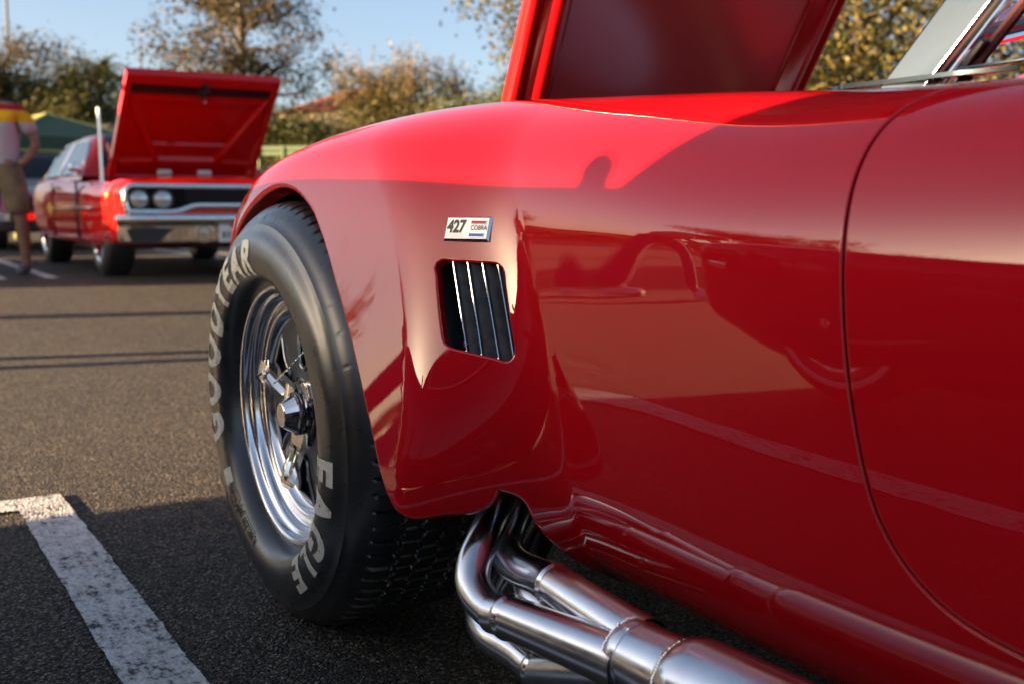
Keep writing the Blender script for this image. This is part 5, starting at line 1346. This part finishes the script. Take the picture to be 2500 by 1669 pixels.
def canopy():
    R = tag(empty('shade_canopy', (-24.2, 3.35, G0), .3), 'dark green pop-up shade canopy with pale straps behind the cars', 'canopy')
    GR = M('green_canvas', (.045, .085, .055), .85); ST = M('yellow_strap', (.42, .42, .14), .8)
    w = 1.5; z = 2.05; A = [(-w, -w, z), (w, -w, z), (w, w, z), (-w, w, z), (0, 0, 2.62)]
    MB().add(A, [(0, 1, 4), (1, 2, 4), (2, 3, 4), (3, 0, 4)]).build('top', GR, R, smooth=False)
    mb = MB()
    for i in range(4): a, b = np.array(A[i]), np.array(A[(i+1) % 4]); d = np.array([0, 0, -.28]); mb.add([a, b, b+d, a+d], [(0, 1, 2, 3)])
    mb.build('valance', GR, R, smooth=False)
    for i in range(4): a = np.array(A[i]); MB().tube([a*np.array([.98, .98, 1]), (a[0]*.98, a[1]*.98, 0)], .03, 8).build('leg', ST, R)
    for i in range(4): MB().tube([A[i], A[4]], .035, 6).build('strap', ST, R)
    mb = MB()
    for i in range(4): mb.tube([np.array(A[i])+np.array([0, 0, -.30]), np.array(A[(i+1) % 4])+np.array([0, 0, -.30])], .03, 6)
    mb.build('hem', ST, R)['kind'] = 'stuff'
canopy()
R = tag(empty('tan_shed', (-33.0, 5.6, G0), .4), 'small tan pitched roof showing behind the green canopy', 'shed')
MB().box((0, 0, 1.2), (2.6, 2.0, 2.4)).build('wall', M('tan_board', (.30, .22, .14), .9), R, smooth=False)
MB().add([(-1.5, -1.2, 2.4), (1.5, -1.2, 2.4), (1.5, 1.2, 2.4), (-1.5, 1.2, 2.4), (-1.5, 0, 3.0), (1.5, 0, 3.0)], [(0, 1, 5, 4), (2, 3, 4, 5), (1, 2, 5), (3, 0, 4)]).build('roof', M('tan_shingle', (.36, .27, .17), .9), R, smooth=False)
# low fence and pale dry grass at the back of the lot
def fence():
    R = tag(empty('low_fence', (0, 0, 0)), 'low green rail fence in front of pale dry grasses', 'fence'); GRN = M('green_fence_paint', (.07, .11, .05), .7)
    a, b = np.array([-27.5, 5.5]), np.array([-21.5, 13.2]); n = 16
    for k in range(n+1):
        p = a+(b-a)*k/n; MB().box((p[0], p[1], G0+1.05), (.09, .09, 2.1)).build('post', GRN, R, smooth=False)
    for z in (2.08, 1.95): 
        d = (b-a); L = np.linalg.norm(d); MB().box(((a[0]+b[0])/2, (a[1]+b[1])/2, G0+z), (L, .05, .10), rot('Z', math.atan2(d[1], d[0]))).build('rail', GRN, R, smooth=False)
fence()
def dry_grass():
    rng = np.random.default_rng(77); mb = MB(); a, b = np.array([-26.8, 5.2]), np.array([-20.4, 13.4])
    for k in range(9000):
        t = rng.random(); p = a+(b-a)*t+rng.normal(0, .35, 2); h = rng.uniform(1.0, 1.95)*(.8+.2*math.sin(t*40)); d = rng.normal(0, .16, 2); w = .018
        u = np.array([rng.normal(), rng.normal(), 0]); u /= np.linalg.norm(u); q = np.array([p[0], p[1], G0])
        mb.add([q-u*w, q+u*w, q+np.array([d[0]*h, d[1]*h, h])], [(0, 1, 2)])
    o = mb.build('dry_grass', leaf_mat('straw', [(.26, .19, .10), (.42, .32, .19), (.55, .43, .27)]), smooth=False, recalc=False); tag(o, 'pale dry ornamental grasses along the fence', 'grass', kind='stuff')
dry_grass()
def pole(label, x, y, h, r=.11, arms=True, name='utility_pole'):
    R = tag(empty(name, (x, y, G0)), label, 'pole', None); PM = M('weathered_pole', (.10, .09, .08), .9)
    MB().tube([(0, 0, -.1), (0, 0, h)], [r, r*.7], 10).build('shaft', PM, R)
    if arms: MB().box((0, 0, h-.6), (.1, 1.9, .1)).build('cross_arm', PM, R)
pole('grey utility pole against the sky at the left edge', -65.2, 7.8, 12.2, .10, False); pole('faint distant utility pole left of the bronze tree', -71.8, 16.3, 11.0, .09, False)
pole('slender wooden tree stake in front of the dark shrubs', -14.8, 7.55, 2.2, .028, False, 'tree_stake')
R = tag(empty('blue_post', (-22.85, 9.86, G0)), 'blue post with a pale knob in front of the olive shrubs', 'post'); MB().tube([(0, 0, 0), (0, 0, 2.25)], .06, 10).build('shaft', M('blue_paint', (.05, .12, .22), .6), R); MB().lathe([(0, .09), (.07, .06), (.09, 0), (.07, -.06), (0, -.09)], 16, 'Z', (0, 0, 2.32)).build('knob', WHITE, R)
# two bollards added in place of unseen poles, to cast the long asphalt shadows
for i, (x, y, lb) in enumerate(((-7.05, -7.0, 'slim black bollard across the lane, nearer of two added for the pole shadows'), (-9.6, -8.5, 'slim black bollard across the lane, farther of two added for the pole shadows'))):
    R = tag(empty('bollard', (x, y, G0*.9)), lb, 'bollard', 'bollards across the lane'); MB().tube([(0, 0, -.1), (0, 0, 1.25)], .12, 12).build('shaft', BLACK, R); MB().lathe([(0, 1.35), (.09, 1.32), (.13, 1.26), (.12, 1.24)], 16, 'Z').build('cap', BLACK, R)
def hedge():  # hedge added to dull the sunlit ground mirrored in the flank
    rng = np.random.default_rng(90); mb = MB(); c = np.c_[rng.uniform(-46, 22, 1500), rng.uniform(-27, -24.5, 1500), rng.uniform(.1, 1.5, 1500)]
    leaves(mb, c, 9, (.3, .25, .2), .30, rng); o = mb.build('hedge', L_DARK, smooth=False, recalc=False); tag(o, 'low dark hedge added across the lot to cut the ground glare mirrored in the flank', 'hedge', kind='stuff')
hedge()
for i, (x, y, h, lb) in enumerate(((-25, -31, 5.4, 'leafy tree beyond the far hedge, left of three'), (6, -29, 5.8, 'leafy tree beyond the far hedge, middle of three'), (17, -26, 6.2, 'leafy tree beyond the far hedge, right of three'), (-42, -22, 6.0, 'leafy tree standing at the far corner of the lot'))):
    tree('spreading_tree', lb, (x, y, 0), h, 2.8, 1.8, L_DARK, 65+i, 24, .22, 8, tr_, spread=.36)
# hills round the lot
def hills():
    rng = np.random.default_rng(5); HM = M('dry_hillside', (.10, .07, .04), .95); vary(HM, (.035, .036, .016), (.15, .105, .06), .06, .4, .6, 8)
    a = np.linspace(0, 2*PI, 300); h0 = 16+6*np.sin(a*3+1)+4*np.sin(a*7+.4)+2*np.sin(a*17)+1.2*np.sin(a*41+2)
    # lower behind the camera's view, higher across the lot
    w = .45+.55*np.clip(np.cos(a-math.radians(215)), 0, 1)
    # kept low under the sun so it can reach the lot
    gap = 1-.72*np.exp(-((np.angle(np.exp(1j*(a-math.atan2(SUN_DIR[1], SUN_DIR[0]))))/.30)**2))
    gap = gap*(1-.55*np.exp(-((a-math.radians(214))/.13)**2))
    P = np.array([[(r*math.cos(t), r*math.sin(t), z) for r, z in ((255, -3), (285, h*.4*ww*g), (330, h*.85*ww*g), (380, h*ww*g), (460, -5))] for t, h, ww, g in zip(a, h0*1.5, w, gap)])
    tag(MB().grid(P).build('hills', HM, sharp=0), kind='structure')
hills()
